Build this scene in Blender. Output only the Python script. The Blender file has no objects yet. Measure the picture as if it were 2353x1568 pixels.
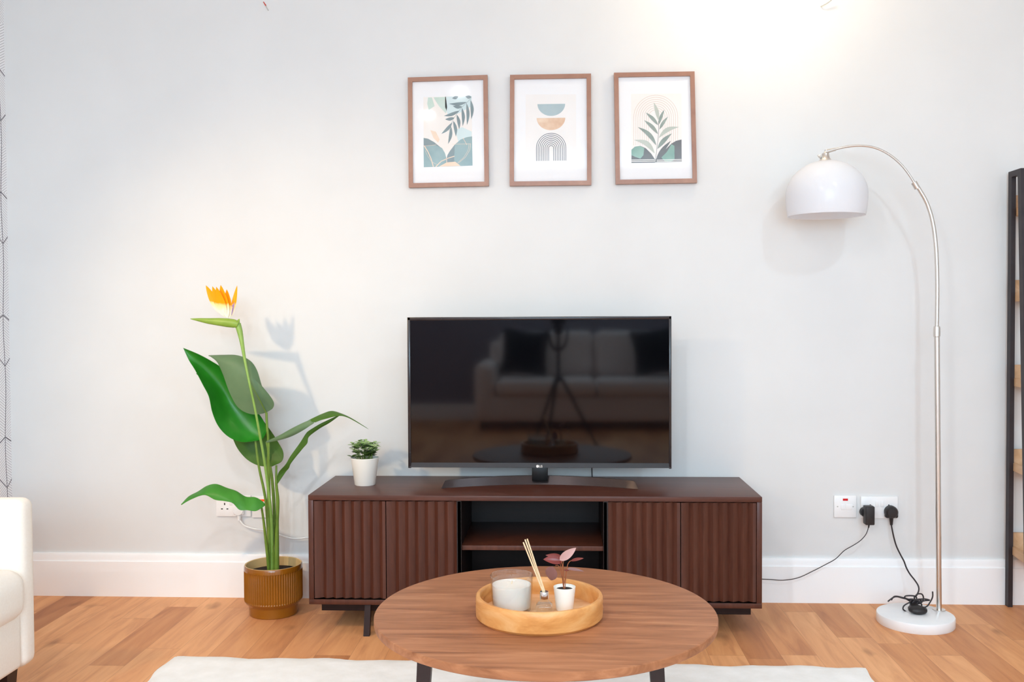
import bpy, bmesh, math, random
from mathutils import Vector, Matrix
random.seed(7)
C = bpy.context.scene.collection
sc = bpy.context.scene
PI = math.pi

# ------------------------------------------------------------------ helpers
def lin(r, g, b):
    f = lambda v: (v/255/12.92) if v/255 <= .04045 else ((v/255+.055)/1.055)**2.4
    return (f(r), f(g), f(b), 1.0)

class MB:
    """collects shapes; build() links them as one mesh object"""
    def __init__(s):
        s.v, s.f, s.m, s.s = [], [], [], []
    def add(s, verts, faces, mi=0, smooth=False):
        o = len(s.v)
        s.v += [tuple(p) for p in verts]
        for f in faces:
            s.f.append([i+o for i in f]); s.m.append(mi); s.s.append(smooth)
        return s
    def box(s, x0, x1, y0, y1, z0, z1, mi=0, bev=0, seg=2, rot=None, piv=None, smooth=None):
        bm = bmesh.new()
        bmesh.ops.create_cube(bm, size=1)
        for v in bm.verts:
            v.co = Vector(((x0+x1)/2+v.co.x*(x1-x0), (y0+y1)/2+v.co.y*(y1-y0), (z0+z1)/2+v.co.z*(z1-z0)))
        if bev:
            bmesh.ops.bevel(bm, geom=bm.edges[:], offset=bev, segments=seg, affect='EDGES', profile=.5)
        s.bm(bm, mi, bool(bev) if smooth is None else smooth, rot, piv)
        return s
    def bm(s, bm, mi=0, smooth=False, rot=None, piv=None):
        bm.verts.index_update()
        vs = [v.co.copy() for v in bm.verts]
        if rot is not None:
            p = Vector(piv) if piv is not None else Vector()
            vs = [rot @ (v-p) + p for v in vs]
        s.add(vs, [[v.index for v in f.verts] for f in bm.faces], mi, smooth)
        bm.free(); return s
    def lathe(s, prof, c=(0, 0, 0), n=48, mi=0, cap0=True, cap1=True, axis='z', rfun=None, smooth=True):
        vs, fs = [], []
        for r, h in prof:
            for k in range(n):
                a = 2*PI*k/n
                rr = r*(rfun(a, h) if rfun else 1)
                p = (rr*math.cos(a), rr*math.sin(a), h)
                if axis == 'y': p = (p[0], p[2], p[1])
                if axis == 'x': p = (p[2], p[0], p[1])
                vs.append((c[0]+p[0], c[1]+p[1], c[2]+p[2]))
        for i in range(len(prof)-1):
            for k in range(n):
                k2 = (k+1) % n
                fs.append((i*n+k, i*n+k2, (i+1)*n+k2, (i+1)*n+k))
        if cap0: fs.append(tuple(range(n))[::-1])
        if cap1: fs.append(tuple((len(prof)-1)*n+k for k in range(n)))
        s.add(vs, fs, mi, smooth); return s
    def tube(s, pts, r, n=10, mi=0, samples=6, closed_ends=True, flat=1.0, flatn=1.0):
        """a smooth round bar through pts; r is one radius or one per point"""
        rs = r if isinstance(r, (list, tuple)) else [r]*len(pts)
        P, Rr = catmull(pts, rs, samples)
        T = [(P[min(i+1, len(P)-1)]-P[max(i-1, 0)]).normalized() for i in range(len(P))]
        up = Vector((0, 0, 1)) if abs(T[0].z) < .9 else Vector((1, 0, 0))
        nrm = (up - T[0]*up.dot(T[0])).normalized()
        vs, fs = [], []
        for i, p in enumerate(P):
            nrm = (nrm - T[i]*nrm.dot(T[i])).normalized()
            b = T[i].cross(nrm)
            for k in range(n):
                a = 2*PI*k/n
                vs.append(p + (nrm*math.cos(a)*flatn + b*math.sin(a)*flat)*Rr[i])
        for i in range(len(P)-1):
            for k in range(n):
                k2 = (k+1) % n
                fs.append((i*n+k, i*n+k2, (i+1)*n+k2, (i+1)*n+k))
        if closed_ends:
            fs.append(tuple(range(n))[::-1]); fs.append(tuple((len(P)-1)*n+k for k in range(n)))
        s.add(vs, fs, mi, True); return s
    def sheet(s, rows, mi=0, mi2=None, thick=.0008):
        """a thin skin over a grid of points with a front and a back face"""
        nr, nc = len(rows), len(rows[0])
        N = [[None]*nc for _ in range(nr)]
        for i in range(nr):
            for j in range(nc):
                du = rows[i][min(j+1, nc-1)] - rows[i][max(j-1, 0)]
                dv = rows[min(i+1, nr-1)][j] - rows[max(i-1, 0)][j]
                n = du.cross(dv)
                N[i][j] = n.normalized() if n.length > 1e-12 else Vector((0, -1, 0))
        vs = [rows[i][j] + N[i][j]*thick/2 for i in range(nr) for j in range(nc)]
        vs += [rows[i][j] - N[i][j]*thick/2 for i in range(nr) for j in range(nc)]
        o = nr*nc
        f1 = [(i*nc+j, i*nc+j+1, (i+1)*nc+j+1, (i+1)*nc+j) for i in range(nr-1) for j in range(nc-1)]
        f2 = [tuple(reversed([q+o for q in f])) for f in f1]
        loop = [j for j in range(nc)] + [i*nc+nc-1 for i in range(1, nr)] + [(nr-1)*nc+j for j in range(nc-2, -1, -1)] + [i*nc for i in range(nr-2, 0, -1)]
        f3 = [(loop[k], loop[k]+o, loop[(k+1) % len(loop)]+o, loop[(k+1) % len(loop)]) for k in range(len(loop))]
        base = len(s.v)
        s.add(vs, f1, mi, True)
        for f in f2: s.f.append([q+base for q in f]); s.m.append(mi if mi2 is None else mi2); s.s.append(True)
        for f in f3: s.f.append([q+base for q in f]); s.m.append(mi); s.s.append(False)
        return s
    def build(s, name, mats, parent=None, keep=True):
        me = bpy.data.meshes.new(name)
        off = root_loc(parent)
        me.from_pydata([(p[0]-off[0], p[1]-off[1], p[2]-off[2]) for p in s.v], [], s.f)
        for m in (mats if isinstance(mats, (list, tuple)) else [mats]): me.materials.append(m)
        for p, mi, sm in zip(me.polygons, s.m, s.s):
            p.material_index = mi; p.use_smooth = sm
        b = bmesh.new(); b.from_mesh(me)
        bmesh.ops.remove_doubles(b, verts=b.verts[:], dist=1e-6)
        bmesh.ops.recalc_face_normals(b, faces=b.faces[:])
        b.to_mesh(me); b.free()
        try: me.set_sharp_from_angle(angle=math.radians(38))
        except Exception: pass
        o = bpy.data.objects.new(name, me); C.objects.link(o)
        if parent: o.parent = parent
        return o

def catmull(pts, rs, n):
    pts = [Vector(p) for p in pts]
    if len(pts) < 3 or n <= 1:
        return pts, list(rs)
    P, Rr = [], []
    for i in range(len(pts)-1):
        p0, p1, p2, p3 = pts[max(i-1, 0)], pts[i], pts[i+1], pts[min(i+2, len(pts)-1)]
        for k in range(n):
            t = k/n
            P.append(.5*((2*p1)+(p2-p0)*t+(2*p0-5*p1+4*p2-p3)*t*t+(3*p1-p0-3*p2+p3)*t**3))
            Rr.append(rs[i]*(1-t)+rs[i+1]*t)
    P.append(pts[-1]); Rr.append(rs[-1])
    return P, Rr

def root_loc(o):
    v = Vector((0, 0, 0))
    while o is not None:
        v += o.location; o = o.parent
    return v

def tag(o, label, cat, group=None):
    o['label'] = label; o['category'] = cat
    if group: o['group'] = group
    return o
def thing(name, label, cat, loc, group=None):
    o = bpy.data.objects.new(name, None); C.objects.link(o)
    o.location = loc; o.empty_display_size = .05
    return tag(o, label, cat, group)
def struct(name, mb, m, parent=None):
    o = mb.build(name, m, parent)
    o['kind'] = 'structure'; return o

# ---------------------------------------------------------------- materials
def mat(name, col, rough=.5, metal=0, spec=.5, trans=0, ior=1.45, coat=0, emit=None, estr=0, sss=0):
    m = bpy.data.materials.new(name); m.use_nodes = True
    b = m.node_tree.nodes['Principled BSDF']
    b.inputs['Base Color'].default_value = col
    b.inputs['Roughness'].default_value = rough
    b.inputs['Metallic'].default_value = metal
    b.inputs['Specular IOR Level'].default_value = spec
    b.inputs['Transmission Weight'].default_value = trans
    b.inputs['IOR'].default_value = ior
    b.inputs['Coat Weight'].default_value = coat
    if emit:
        b.inputs['Emission Color'].default_value = emit; b.inputs['Emission Strength'].default_value = estr
    if sss:
        b.inputs['Subsurface Weight'].default_value = sss
        b.inputs['Subsurface Radius'].default_value = (.02, .015, .012)
    return m
class NT:
    def __init__(s, m):
        s.t = m.node_tree; s.b = s.t.nodes['Principled BSDF']
    def n(s, typ, **kw):
        x = s.t.nodes.new(typ)
        for k, v in kw.items():
            if k.startswith('i_'):
                x.inputs[int(k[2:]) if k[2:].isdigit() else k[2:].replace('_', ' ')].default_value = v
            else: setattr(x, k, v)
        return x
    def l(s, a, b): s.t.links.new(a, b)
    def math(s, op, a, b=None, c=None):
        x = s.t.nodes.new('ShaderNodeMath'); x.operation = op
        for i, v in enumerate((a, b, c)):
            if v is None: continue
            if isinstance(v, (int, float)): x.inputs[i].default_value = v
            else: s.l(v, x.inputs[i])
        return x.outputs[0]
    def coords(s, scale=(1, 1, 1), rot=(0, 0, 0), out='Object'):
        tc = s.n('ShaderNodeTexCoord'); mp = s.n('ShaderNodeMapping')
        mp.inputs['Scale'].default_value = scale; mp.inputs['Rotation'].default_value = rot
        s.l(tc.outputs[out], mp.inputs['Vector']); return mp.outputs['Vector']
    def noise(s, vec, scale, detail=4, rough=.55, dist=0):
        x = s.n('ShaderNodeTexNoise'); x.inputs['Scale'].default_value = scale
        x.inputs['Detail'].default_value = detail; x.inputs['Roughness'].default_value = rough
        x.inputs['Distortion'].default_value = dist
        if vec is not None: s.l(vec, x.inputs['Vector'])
        return x.outputs[0]
    def ramp(s, fac, stops):
        x = s.n('ShaderNodeValToRGB'); e = x.color_ramp.elements
        while len(e) < len(stops): e.new(.5)
        for q, (p, c) in zip(e, stops): q.position = p; q.color = c
        s.l(fac, x.inputs['Fac']); return x.outputs['Color']
    def mix(s, fac, a, b, blend='MIX'):
        x = s.n('ShaderNodeMix', data_type='RGBA', blend_type=blend)
        for sock, v in ((x.inputs['Factor'], fac), (x.inputs['A'], a), (x.inputs['B'], b)):
            if isinstance(v, (int, float, tuple)): sock.default_value = v
            else: s.l(v, sock)
        return x.outputs['Result']
    def color(s, c): s.l(c, s.b.inputs['Base Color'])
    def bump(s, h, strength=.2, dist=.01):
        x = s.n('ShaderNodeBump'); x.inputs['Strength'].default_value = strength; x.inputs['Distance'].default_value = dist
        s.l(h, x.inputs['Height']); s.l(x.outputs['Normal'], s.b.inputs['Normal'])

def mottled(name, c1, c2, scale, rough=.5, bump=0, bdist=.002, vscale=(1, 1, 1), rot=(0, 0, 0), **kw):
    m = mat(name, c1, rough, **kw); t = NT(m)
    f = t.noise(t.coords(vscale, rot), scale)
    t.color(t.ramp(f, [(.3, c1), (.7, c2)]))
    if bump: t.bump(f, bump, bdist)
    return m

M = {}
M['wall'] = mottled('pale_grey_wall_paint', lin(222, 222, 221), lin(226, 226, 225), 3, .75, .03, .002, spec=.2)
M['wall_grey'] = mottled('mid_grey_wall_paint', lin(138, 134, 146), lin(144, 140, 152), 3, .75, spec=.2)
M['ceiling'] = mottled('white_ceiling_paint', lin(240, 240, 238), lin(243, 243, 241), 3, .8, spec=.2)
M['skirting'] = mottled('white_gloss_paint', lin(250, 250, 250), lin(252, 252, 252), 4, .35)
M['white_plastic'] = mottled('white_plastic', lin(240, 240, 240), lin(244, 244, 244), 30, .3)
M['black_plastic'] = mottled('black_plastic', lin(34, 30, 31), lin(42, 38, 38), 60, .45)
M['cable_black'] = mottled('black_cable_rubber', lin(38, 30, 32), lin(46, 38, 40), 80, .5)
M['cable_white'] = mottled('white_cable_rubber', lin(238, 238, 236), lin(244, 244, 242), 60, .45)
M['neon'] = mat('red_neon_lens', lin(190, 20, 35), .25, emit=lin(200, 20, 30), estr=.15)
M['neon_lit'] = mat('orange_red_neon_lens', lin(240, 70, 30), .25, emit=lin(255, 70, 30), estr=.6)
M['dark_slot'] = mottled('dark_slot', lin(40, 34, 34), lin(50, 42, 42), 40, .7)

# floor: honey oak planks running away from the wall
def floor_mat():
    m = mat('oak_plank_floor', lin(205, 150, 100), .5, spec=.3); t = NT(m)
    tc = t.n('ShaderNodeTexCoord'); sp = t.n('ShaderNodeSeparateXYZ'); t.l(tc.outputs['Object'], sp.inputs[0])
    x, y = sp.outputs['X'], sp.outputs['Y']
    row_f = t.math('DIVIDE', t.math('ADD', x, 10.043), .117)
    row = t.math('FLOOR', row_f)
    w = t.n('ShaderNodeTexWhiteNoise', noise_dimensions='1D'); t.l(row, w.inputs['W'])
    off = t.math('MULTIPLY', w.outputs['Value'], 3.1)
    seg_f = t.math('DIVIDE', t.math('ADD', t.math('ADD', y, 20), off), .62)
    seg = t.math('FLOOR', seg_f)
    cb = t.n('ShaderNodeCombineXYZ'); t.l(row, cb.inputs[0]); t.l(seg, cb.inputs[1])
    w2 = t.n('ShaderNodeTexWhiteNoise', noise_dimensions='2D'); t.l(cb.outputs[0], w2.inputs['Vector'])
    base = t.ramp(w2.outputs['Value'], [(0, lin(186, 140, 106)), (.2, lin(208, 162, 124)), (.55, lin(222, 178, 138)), (1, lin(232, 192, 154))])
    # grain, offset plank by plank
    ad = t.n('ShaderNodeVectorMath', operation='MULTIPLY_ADD')
    t.l(w2.outputs['Color'], ad.inputs[0]); ad.inputs[1].default_value = (9, 9, 9)
    mp = t.n('ShaderNodeMapping'); mp.inputs['Scale'].default_value = (14, 1.5, 1)
    t.l(tc.outputs['Object'], mp.inputs['Vector']); t.l(mp.outputs['Vector'], ad.inputs[2])
    g = t.noise(ad.outputs[0], 1.6, 6, .6, .8)
    c = t.mix(.8, base, t.ramp(g, [(.25, lin(182, 134, 96)), (.5, lin(218, 180, 142)), (.75, lin(236, 208, 174))]), 'MULTIPLY')
    c = t.mix(.8, c, t.mix(1.0, c, (1.35, 1.35, 1.35, 1), 'MULTIPLY'))
    # knots
    vo = t.n('ShaderNodeTexVoronoi'); vo.inputs['Scale'].default_value = 1.1
    mp2 = t.n('ShaderNodeMapping'); mp2.inputs['Scale'].default_value = (5, 2.2, 1)
    t.l(tc.outputs['Object'], mp2.inputs['Vector'])
    n2 = t.n('ShaderNodeTexNoise'); n2.inputs['Scale'].default_value = 3; t.l(mp2.outputs['Vector'], n2.inputs['Vector'])
    mx = t.mix(.25, mp2.outputs['Vector'], n2.outputs['Color'], 'ADD'); t.l(mx, vo.inputs['Vector'])
    k = t.ramp(vo.outputs['Distance'], [(.03, (1, 1, 1, 1)), (.14, (0, 0, 0, 1))])
    kf = t.math('MULTIPLY', k, .6)
    c = t.mix(kf, c, lin(128, 76, 44))
    fx = t.math('FRACT', row_f); fy = t.math('FRACT', seg_f)
    gap = t.math('MAXIMUM', t.math('GREATER_THAN', t.math('ABSOLUTE', t.math('SUBTRACT', fx, .5)), .492),
                 t.math('GREATER_THAN', t.math('ABSOLUTE', t.math('SUBTRACT', fy, .5)), .4985))
    c = t.mix(t.math('MULTIPLY', gap, .3), c, lin(110, 68, 40))
    t.color(c); t.bump(g, .05, .002)
    return m
M['floor'] = floor_mat()

# wallpaper: feather-like leaves in thin dark line drawing on white
def wallpaper_mat():
    m = mat('leaf_line_wallpaper', lin(246, 246, 249), .7, spec=.2); t = NT(m)
    tc = t.n('ShaderNodeTexCoord'); sp = t.n('ShaderNodeSeparateXYZ'); t.l(tc.outputs['Object'], sp.inputs[0])
    y, z = sp.outputs['Y'], sp.outputs['Z']
    wob = t.math('MULTIPLY', t.math('SINE', t.math('MULTIPLY', z, 12.955)), .005)
    u = t.math('ADD', t.math('DIVIDE', t.math('ADD', t.math('ADD', y, 10.172), wob), .112), 0)
    uc = t.math('ABSOLUTE', t.math('SUBTRACT', t.math('FRACT', u), .5))      # 0 on the stem
    band = t.math('FRACT', t.math('ADD', t.math('DIVIDE', z, .485), t.math('MULTIPLY', t.math('FLOOR', u), .37)))
    flip = t.math('SUBTRACT', t.math('MULTIPLY', t.math('LESS_THAN', band, .62), 2), 1)
    s = t.math('ADD', t.math('MULTIPLY', z, 92), t.math('MULTIPLY', t.math('MULTIPLY', uc, flip), 6.0))
    thin = t.math('LESS_THAN', t.math('FRACT', s), .28)
    stem = t.math('LESS_THAN', uc, .02)
    bl = t.math('LESS_THAN', t.math('ABSOLUTE', t.math('SUBTRACT', t.math('ADD', band, t.math('MULTIPLY', uc, .12)), .62)), .006)
    b2 = t.math('LESS_THAN', t.math('ABSOLUTE', t.math('SUBTRACT', t.math('SUBTRACT', band, t.math('MULTIPLY', uc, .2)), .2)), .006)
    strong = t.math('MAXIMUM', t.math('MAXIMUM', stem, bl), b2)
    c = t.mix(t.math('MULTIPLY', thin, .42), lin(246, 246, 249), lin(60, 55, 72))
    c = t.mix(t.math('MULTIPLY', strong, .8), c, lin(58, 48, 66))
    t.color(c); return m
M['wallpaper'] = wallpaper_mat()

def wood(name, cols, stretch, scale, rough=.4, rot=(0, 0, 0), spec=.4, detail=6, dist=.6, bump=.05, coat=0):
    m = mat(name, cols[0], rough, spec=spec, coat=coat); t = NT(m)
    v = t.coords(stretch, rot)
    g = t.noise(v, scale, detail, .6, dist)
    n = len(cols)
    t.color(t.ramp(g, [(.28+.44*i/(n-1), c) for i, c in enumerate(cols)]))
    if bump: t.bump(g, bump, .001)
    return m
M['console'] = wood('dark_walnut_veneer', [lin(70, 36, 26), lin(80, 43, 31), lin(90, 50, 37)], (26, 26, 2.5), 2.0, .34, spec=.4)
M['console_top'] = wood('dark_walnut_top', [lin(70, 38, 29), lin(80, 45, 35), lin(90, 52, 41)], (2.5, 30, 30), 2.0, .36, spec=.38)
M['console_in'] = wood('shaded_walnut_inside', [lin(24, 13, 11), lin(29, 16, 13), lin(34, 19, 16)], (2.5, 30, 30), 2.0, .5)  # walnut with the shade of the open bay put into its colour
M['dark_metal'] = mottled('dark_brown_painted_metal', lin(40, 23, 19), lin(46, 27, 23), 40, .5, spec=.25)
M['walnut'] = wood('walnut_table_top', [lin(128, 78, 50), lin(152, 98, 65), lin(170, 112, 76), lin(184, 128, 90)], (1.3, 13, 13), 2.1, .48, (0, 0, math.radians(7)), .3, 7, 1.2)
M['walnut_edge'] = wood('walnut_table_edge', [lin(140, 90, 58), lin(166, 112, 76)], (2, 2, 40), 2.0, .4)
M['tray'] = wood('honey_mango_wood', [lin(196, 126, 62), lin(222, 158, 92), lin(236, 186, 128)], (4, 4, 14), 1.2, .35, spec=.45, dist=1.5)
M['tray_floor'] = wood('honey_wood_board', [lin(206, 150, 100), lin(226, 178, 132), lin(238, 198, 158)], (2, 14, 14), 2, .35)
M['frame'] = wood('brown_picture_frame_wood', [lin(146, 98, 74), lin(158, 110, 84), lin(168, 122, 96)], (3, 3, 3), 4, .34, spec=.6)
M['paper'] = mottled('white_mat_board', lin(248, 248, 250), lin(251, 251, 252), 5, .8, spec=.1)
M['screen'] = mat('television_glass', lin(6, 5, 8), .05, spec=.5)
M['bezel'] = mottled('television_bezel', lin(34, 24, 24), lin(40, 30, 29), 50, .22)
M['tv_back'] = mottled('television_back_shell', lin(22, 20, 21), lin(28, 25, 26), 50, .5)
M['tv_stand'] = mottled('bronze_grey_stand', lin(50, 40, 40), lin(56, 45, 44), 30, .3, metal=.5)
M['chin'] = mottled('television_lower_bezel', lin(40, 32, 31), lin(46, 37, 36), 30, .42, spec=.35)
M['neck'] = mottled('gloss_black_neck', lin(9, 8, 9), lin(13, 12, 12), 30, .4, spec=.3)
M['logo'] = mat('glowing_logo_print', lin(245, 238, 232), .3, emit=lin(245, 238, 232), estr=.1)  # faint glow put into the print; the mark is no lamp
M['steel'] = mat('brushed_steel', lin(218, 213, 207), .22, metal=1)
t = NT(M['steel']); t.l(t.math('ADD', t.math('MULTIPLY', t.noise(t.coords((60, 60, 2)), 4), .16), .22), t.b.inputs['Roughness'])
M['shade'] = mat('white_acrylic_shade', lin(250, 250, 252), .22, spec=.5)
_t = NT(M['shade']); _tl = _t.n('ShaderNodeBsdfTranslucent'); _tl.inputs['Color'].default_value = lin(250, 250, 252)
_mx = _t.n('ShaderNodeMixShader'); _mx.inputs[0].default_value = .45
_out = [n for n in _t.t.nodes if n.type == 'OUTPUT_MATERIAL'][0]
_t.l(_t.b.outputs[0], _mx.inputs[1]); _t.l(_tl.outputs[0], _mx.inputs[2]); _t.l(_mx.outputs[0], _out.inputs['Surface'])
M['marble'] = mottled('white_marble', lin(238, 239, 240), lin(248, 248, 248), 9, .25)
M['rug'] = mottled('cream_rug_pile', lin(238, 235, 230), lin(248, 246, 243), 14, .95, .5, .004, spec=.05)
M['cream_fabric'] = mottled('cream_upholstery', lin(240, 231, 220), lin(244, 236, 226), 150, .9, .15, .001, spec=.1)
M['sofa_fabric'] = mottled('pale_beige_sofa_fabric', lin(240, 228, 224), lin(244, 233, 229), 150, .9, .15, .001, spec=.1)
M['cushion_dark'] = mottled('dark_green_velvet', lin(14, 28, 30), lin(20, 36, 38), 30, .8, spec=.2)
M['leg_wood'] = mottled('black_brown_wood', lin(34, 18, 18), lin(44, 25, 24), 20, .4)
M['ladder_black'] = mottled('black_painted_wood', lin(42, 36, 40), lin(52, 45, 49), 20, .5)
M['shelf_oak'] = wood('oak_shelf', [lin(190, 150, 112), lin(208, 170, 132), lin(220, 186, 150)], (12, 2, 12), 2, .5)
M['amber_glaze'] = mottled('amber_brown_glaze', lin(134, 80, 14), lin(150, 92, 20), 6, .2, spec=.6, coat=.3)
M['pot_inside'] = mottled('tan_pot_inside', lin(214, 178, 122), lin(222, 188, 134), 8, .4)
M['soil'] = mottled('dark_potting_soil', lin(24, 15, 12), lin(44, 28, 22), 60, .95, .8, .004)
M['white_ceramic'] = mottled('white_ceramic', lin(246, 241, 230), lin(249, 244, 235), 10, .3)
def leaf_mat(name, c1, c2, rough=.3, spec=.5):
    m = mat(name, c1, rough, spec=spec); t = NT(m)
    f = t.noise(t.coords((1, 1, 1)), 9, 3)
    t.color(t.ramp(f, [(.3, c1), (.7, c2)]))
    w = t.n('ShaderNodeTexWave'); w.inputs['Scale'].default_value = 30; w.inputs['Distortion'].default_value = 1.5
    t.l(t.coords((1, .3, 1), (0, .6, 0)), w.inputs['Vector']); t.bump(w.outputs['Fac'], .06, .001)
    t.b.inputs['Transmission Weight'].default_value = 0
    return m
M['leaf'] = leaf_mat('glossy_green_leaf', lin(26, 106, 18), lin(42, 130, 34), .33, .5)
M['leaf_under'] = leaf_mat('grey_green_leaf_underside', lin(92, 118, 84), lin(106, 130, 94), .45, .25)
M['leaf_olive'] = leaf_mat('olive_green_leaf', lin(60, 94, 30), lin(74, 108, 40), .42, .25)
M['leaf_mid'] = leaf_mat('mid_green_leaf', lin(58, 124, 40), lin(74, 140, 52), .4, .25)
M['stem'] = mottled('green_stem', lin(96, 124, 38), lin(120, 148, 60), 20, .4)
M['stem_pale'] = mottled('pale_green_stem', lin(122, 158, 70), lin(138, 172, 84), 20, .4)
M['spathe'] = mottled('green_spathe', lin(126, 156, 56), lin(148, 174, 72), 14, .4)
def petal_mat():
    m = mat('orange_petal', lin(255, 165, 0), .5, spec=.2); t = NT(m)
    tc = t.n('ShaderNodeTexCoord'); sp = t.n('ShaderNodeSeparateXYZ'); t.l(tc.outputs['Generated'], sp.inputs[0])
    f = t.math('ADD', sp.outputs['Z'], t.math('MULTIPLY', t.math('SUBTRACT', t.noise(t.coords(), 60), .5), .12))
    t.color(t.ramp(f, [(.22, lin(250, 238, 214)), (.40, lin(252, 222, 150)), (.46, lin(255, 166, 16)), (1, lin(255, 160, 12))]))
    return m
M['petal'] = petal_mat()
M['purple'] = mottled('purple_petal', lin(136, 100, 180), lin(160, 126, 200), 20, .5)
M['sprig'] = leaf_mat('pale_green_sprig_leaf', lin(134, 168, 98), lin(184, 206, 146), .45, .3)
M['sprig_dark'] = leaf_mat('dark_green_sprig_leaf', lin(58, 84, 26), lin(78, 104, 40), .45, .3)
M['red_leaf'] = mottled('dark_red_leaf', lin(112, 42, 38), lin(136, 58, 52), 12, .3)
M['pink_leaf'] = mottled('dusty_pink_leaf', lin(190, 150, 146), lin(208, 172, 166), 12, .35)
M['mauve_leaf'] = mottled('mauve_leaf', lin(150, 106, 104), lin(170, 124, 120), 12, .4)
M['red_stem'] = mottled('copper_red_stem', lin(150, 82, 48), lin(168, 100, 62), 20, .5)

M['wax'] = mottled('white_candle_wax', lin(252, 242, 229), lin(254, 247, 238), 8, .5, sss=.2)  # warm tint puts the bounce from the tray into the colour
M['reed'] = mottled('pale_reed', lin(228, 200, 156), lin(242, 220, 182), 60, .7)
M['silver'] = mat('silver_collar', lin(214, 206, 200), .15, metal=1)
M['red_plug'] = mottled('red_plastic_plug', lin(190, 64, 52), lin(204, 80, 66), 30, .5)
M['grey_wire'] = mottled('grey_wire', lin(188, 188, 184), lin(200, 200, 196), 40, .5)
M['bulb'] = mat('warm_glowing_glass', lin(255, 240, 215), .4, emit=lin(255, 226, 180), estr=4)
M['tripod'] = mottled('black_anodised_metal', lin(20, 19, 22), lin(28, 27, 30), 40, .4)
def glazing_mat(name='picture_glazing', tint=(1, 1, 1, 1), ior=1.4, power=4.5):
    m = bpy.data.materials.new(name); m.use_nodes = True
    nt = m.node_tree; nt.nodes.clear()
    o = nt.nodes.new('ShaderNodeOutputMaterial'); mx = nt.nodes.new('ShaderNodeMixShader')
    tr = nt.nodes.new('ShaderNodeBsdfTransparent'); gl = nt.nodes.new('ShaderNodeBsdfGlossy'); fr = nt.nodes.new('ShaderNodeLayerWeight')
    gl.inputs['Roughness'].default_value = .03; tr.inputs['Color'].default_value = tint
    pw = nt.nodes.new('ShaderNodeMath'); pw.operation = 'POWER'; pw.inputs[1].default_value = power
    ma = nt.nodes.new('ShaderNodeMath'); ma.operation = 'MULTIPLY_ADD'; f0 = ((ior-1)/(ior+1))**2; ma.inputs[1].default_value = .75*(1-f0); ma.inputs[2].default_value = f0
    nt.links.new(fr.outputs['Facing'], pw.inputs[0]); nt.links.new(pw.outputs[0], ma.inputs[0])
    nt.links.new(ma.outputs[0], mx.inputs[0]); nt.links.new(tr.outputs[0], mx.inputs[1]); nt.links.new(gl.outputs[0], mx.inputs[2])
    nt.links.new(mx.outputs[0], o.inputs[0]); return m
M['glazing'] = glazing_mat()
M['liquid'] = glazing_mat('clear_scented_oil', lin(255, 253, 250), 1.33)
M['glass'] = glazing_mat('clear_glass', (.98, .987, .988, 1), 1.75, 3.2)

# ------------------------------------------------------------------- room
XL, XR, YB, YF, ZC = -2.194, 2.75, 0.0, -7.05, 2.75
WIN = (-4.3, -2.3, .45, 2.3)        # window in the right wall: y0, y1, z0, z1
struct('floor', MB().box(XL-.1, XR+.1, YF-.1, .1, -.1, 0), M['floor'])
struct('ceiling', MB().box(XL-.1, XR+.1, YF-.1, .1, ZC, ZC+.1), M['ceiling'])
struct('wall_back', MB().box(XL-.1, XR+.1, 0, .1, 0, ZC), M['wall'])
struct('wall_left', MB().box(XL-.1, XL, YF, 0, 0, ZC), M['wallpaper'])
struct('wall_front', MB().box(XL-.1, XR+.1, YF-.1, YF, 0, ZC), M['wall_grey'])
w = MB()
w.box(XR, XR+.1, YF, WIN[0], 0, ZC); w.box(XR, XR+.1, WIN[1], 0, 0, ZC)
w.box(XR, XR+.1, WIN[0], WIN[1], 0, WIN[2]); w.box(XR, XR+.1, WIN[0], WIN[1], WIN[3], ZC)
struct('wall_right', w, M['wall'])
def skirting(name, p0, p1, nrm):
    prof = [(0, 0), (.018, 0), (.018, .140), (.013, .1415), (.0125, .164), (.009, .171), (0, .172)]
    d = Vector(nrm); vs = []
    for p in (p0, p1):
        for a, h in prof: vs.append((p[0]+d.x*a, p[1]+d.y*a, h))
    n = len(prof)
    fs = [(i, (i+1) % n, n+(i+1) % n, n+i) for i in range(n)] + [tuple(range(n)), tuple(range(2*n-1, n-1, -1))]
    struct(name, MB().add(vs, fs), M['skirting'])
skirting('baseboard_back', (XL, 0), (XR, 0), (0, -1))
skirting('baseboard_left', (XL, 0), (XL, YF), (1, 0))
skirting('baseboard_right', (XR, 0), (XR, YF), (-1, 0))
skirting('baseboard_front', (XL, YF), (XR, YF), (0, 1))
# sash window that lets the daylight in from the right
wf = MB(); y0, y1, z0, z1 = WIN
for a in ((y0, y0+.06, z0, z1), (y1-.06, y1, z0, z1), (y0, y1, z0, z0+.06), (y0, y1, z1-.06, z1), (y0, y1, (z0+z1)/2-.025, (z0+z1)/2+.025), ((y0+y1)/2-.025, (y0+y1)/2+.025, z0, z1)):
    wf.box(XR+.03, XR+.08, a[0], a[1], a[2], a[3])
wf.box(XR-.05, XR+.1, y0-.04, y1+.04, z0-.03, z0)
win = struct('window_1', wf, M['skirting'])
struct('window_pane', MB().box(XR+.05, XR+.056, y0+.05, y1-.05, z0+.05, z1-.05), M['glazing'], win)

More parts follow.
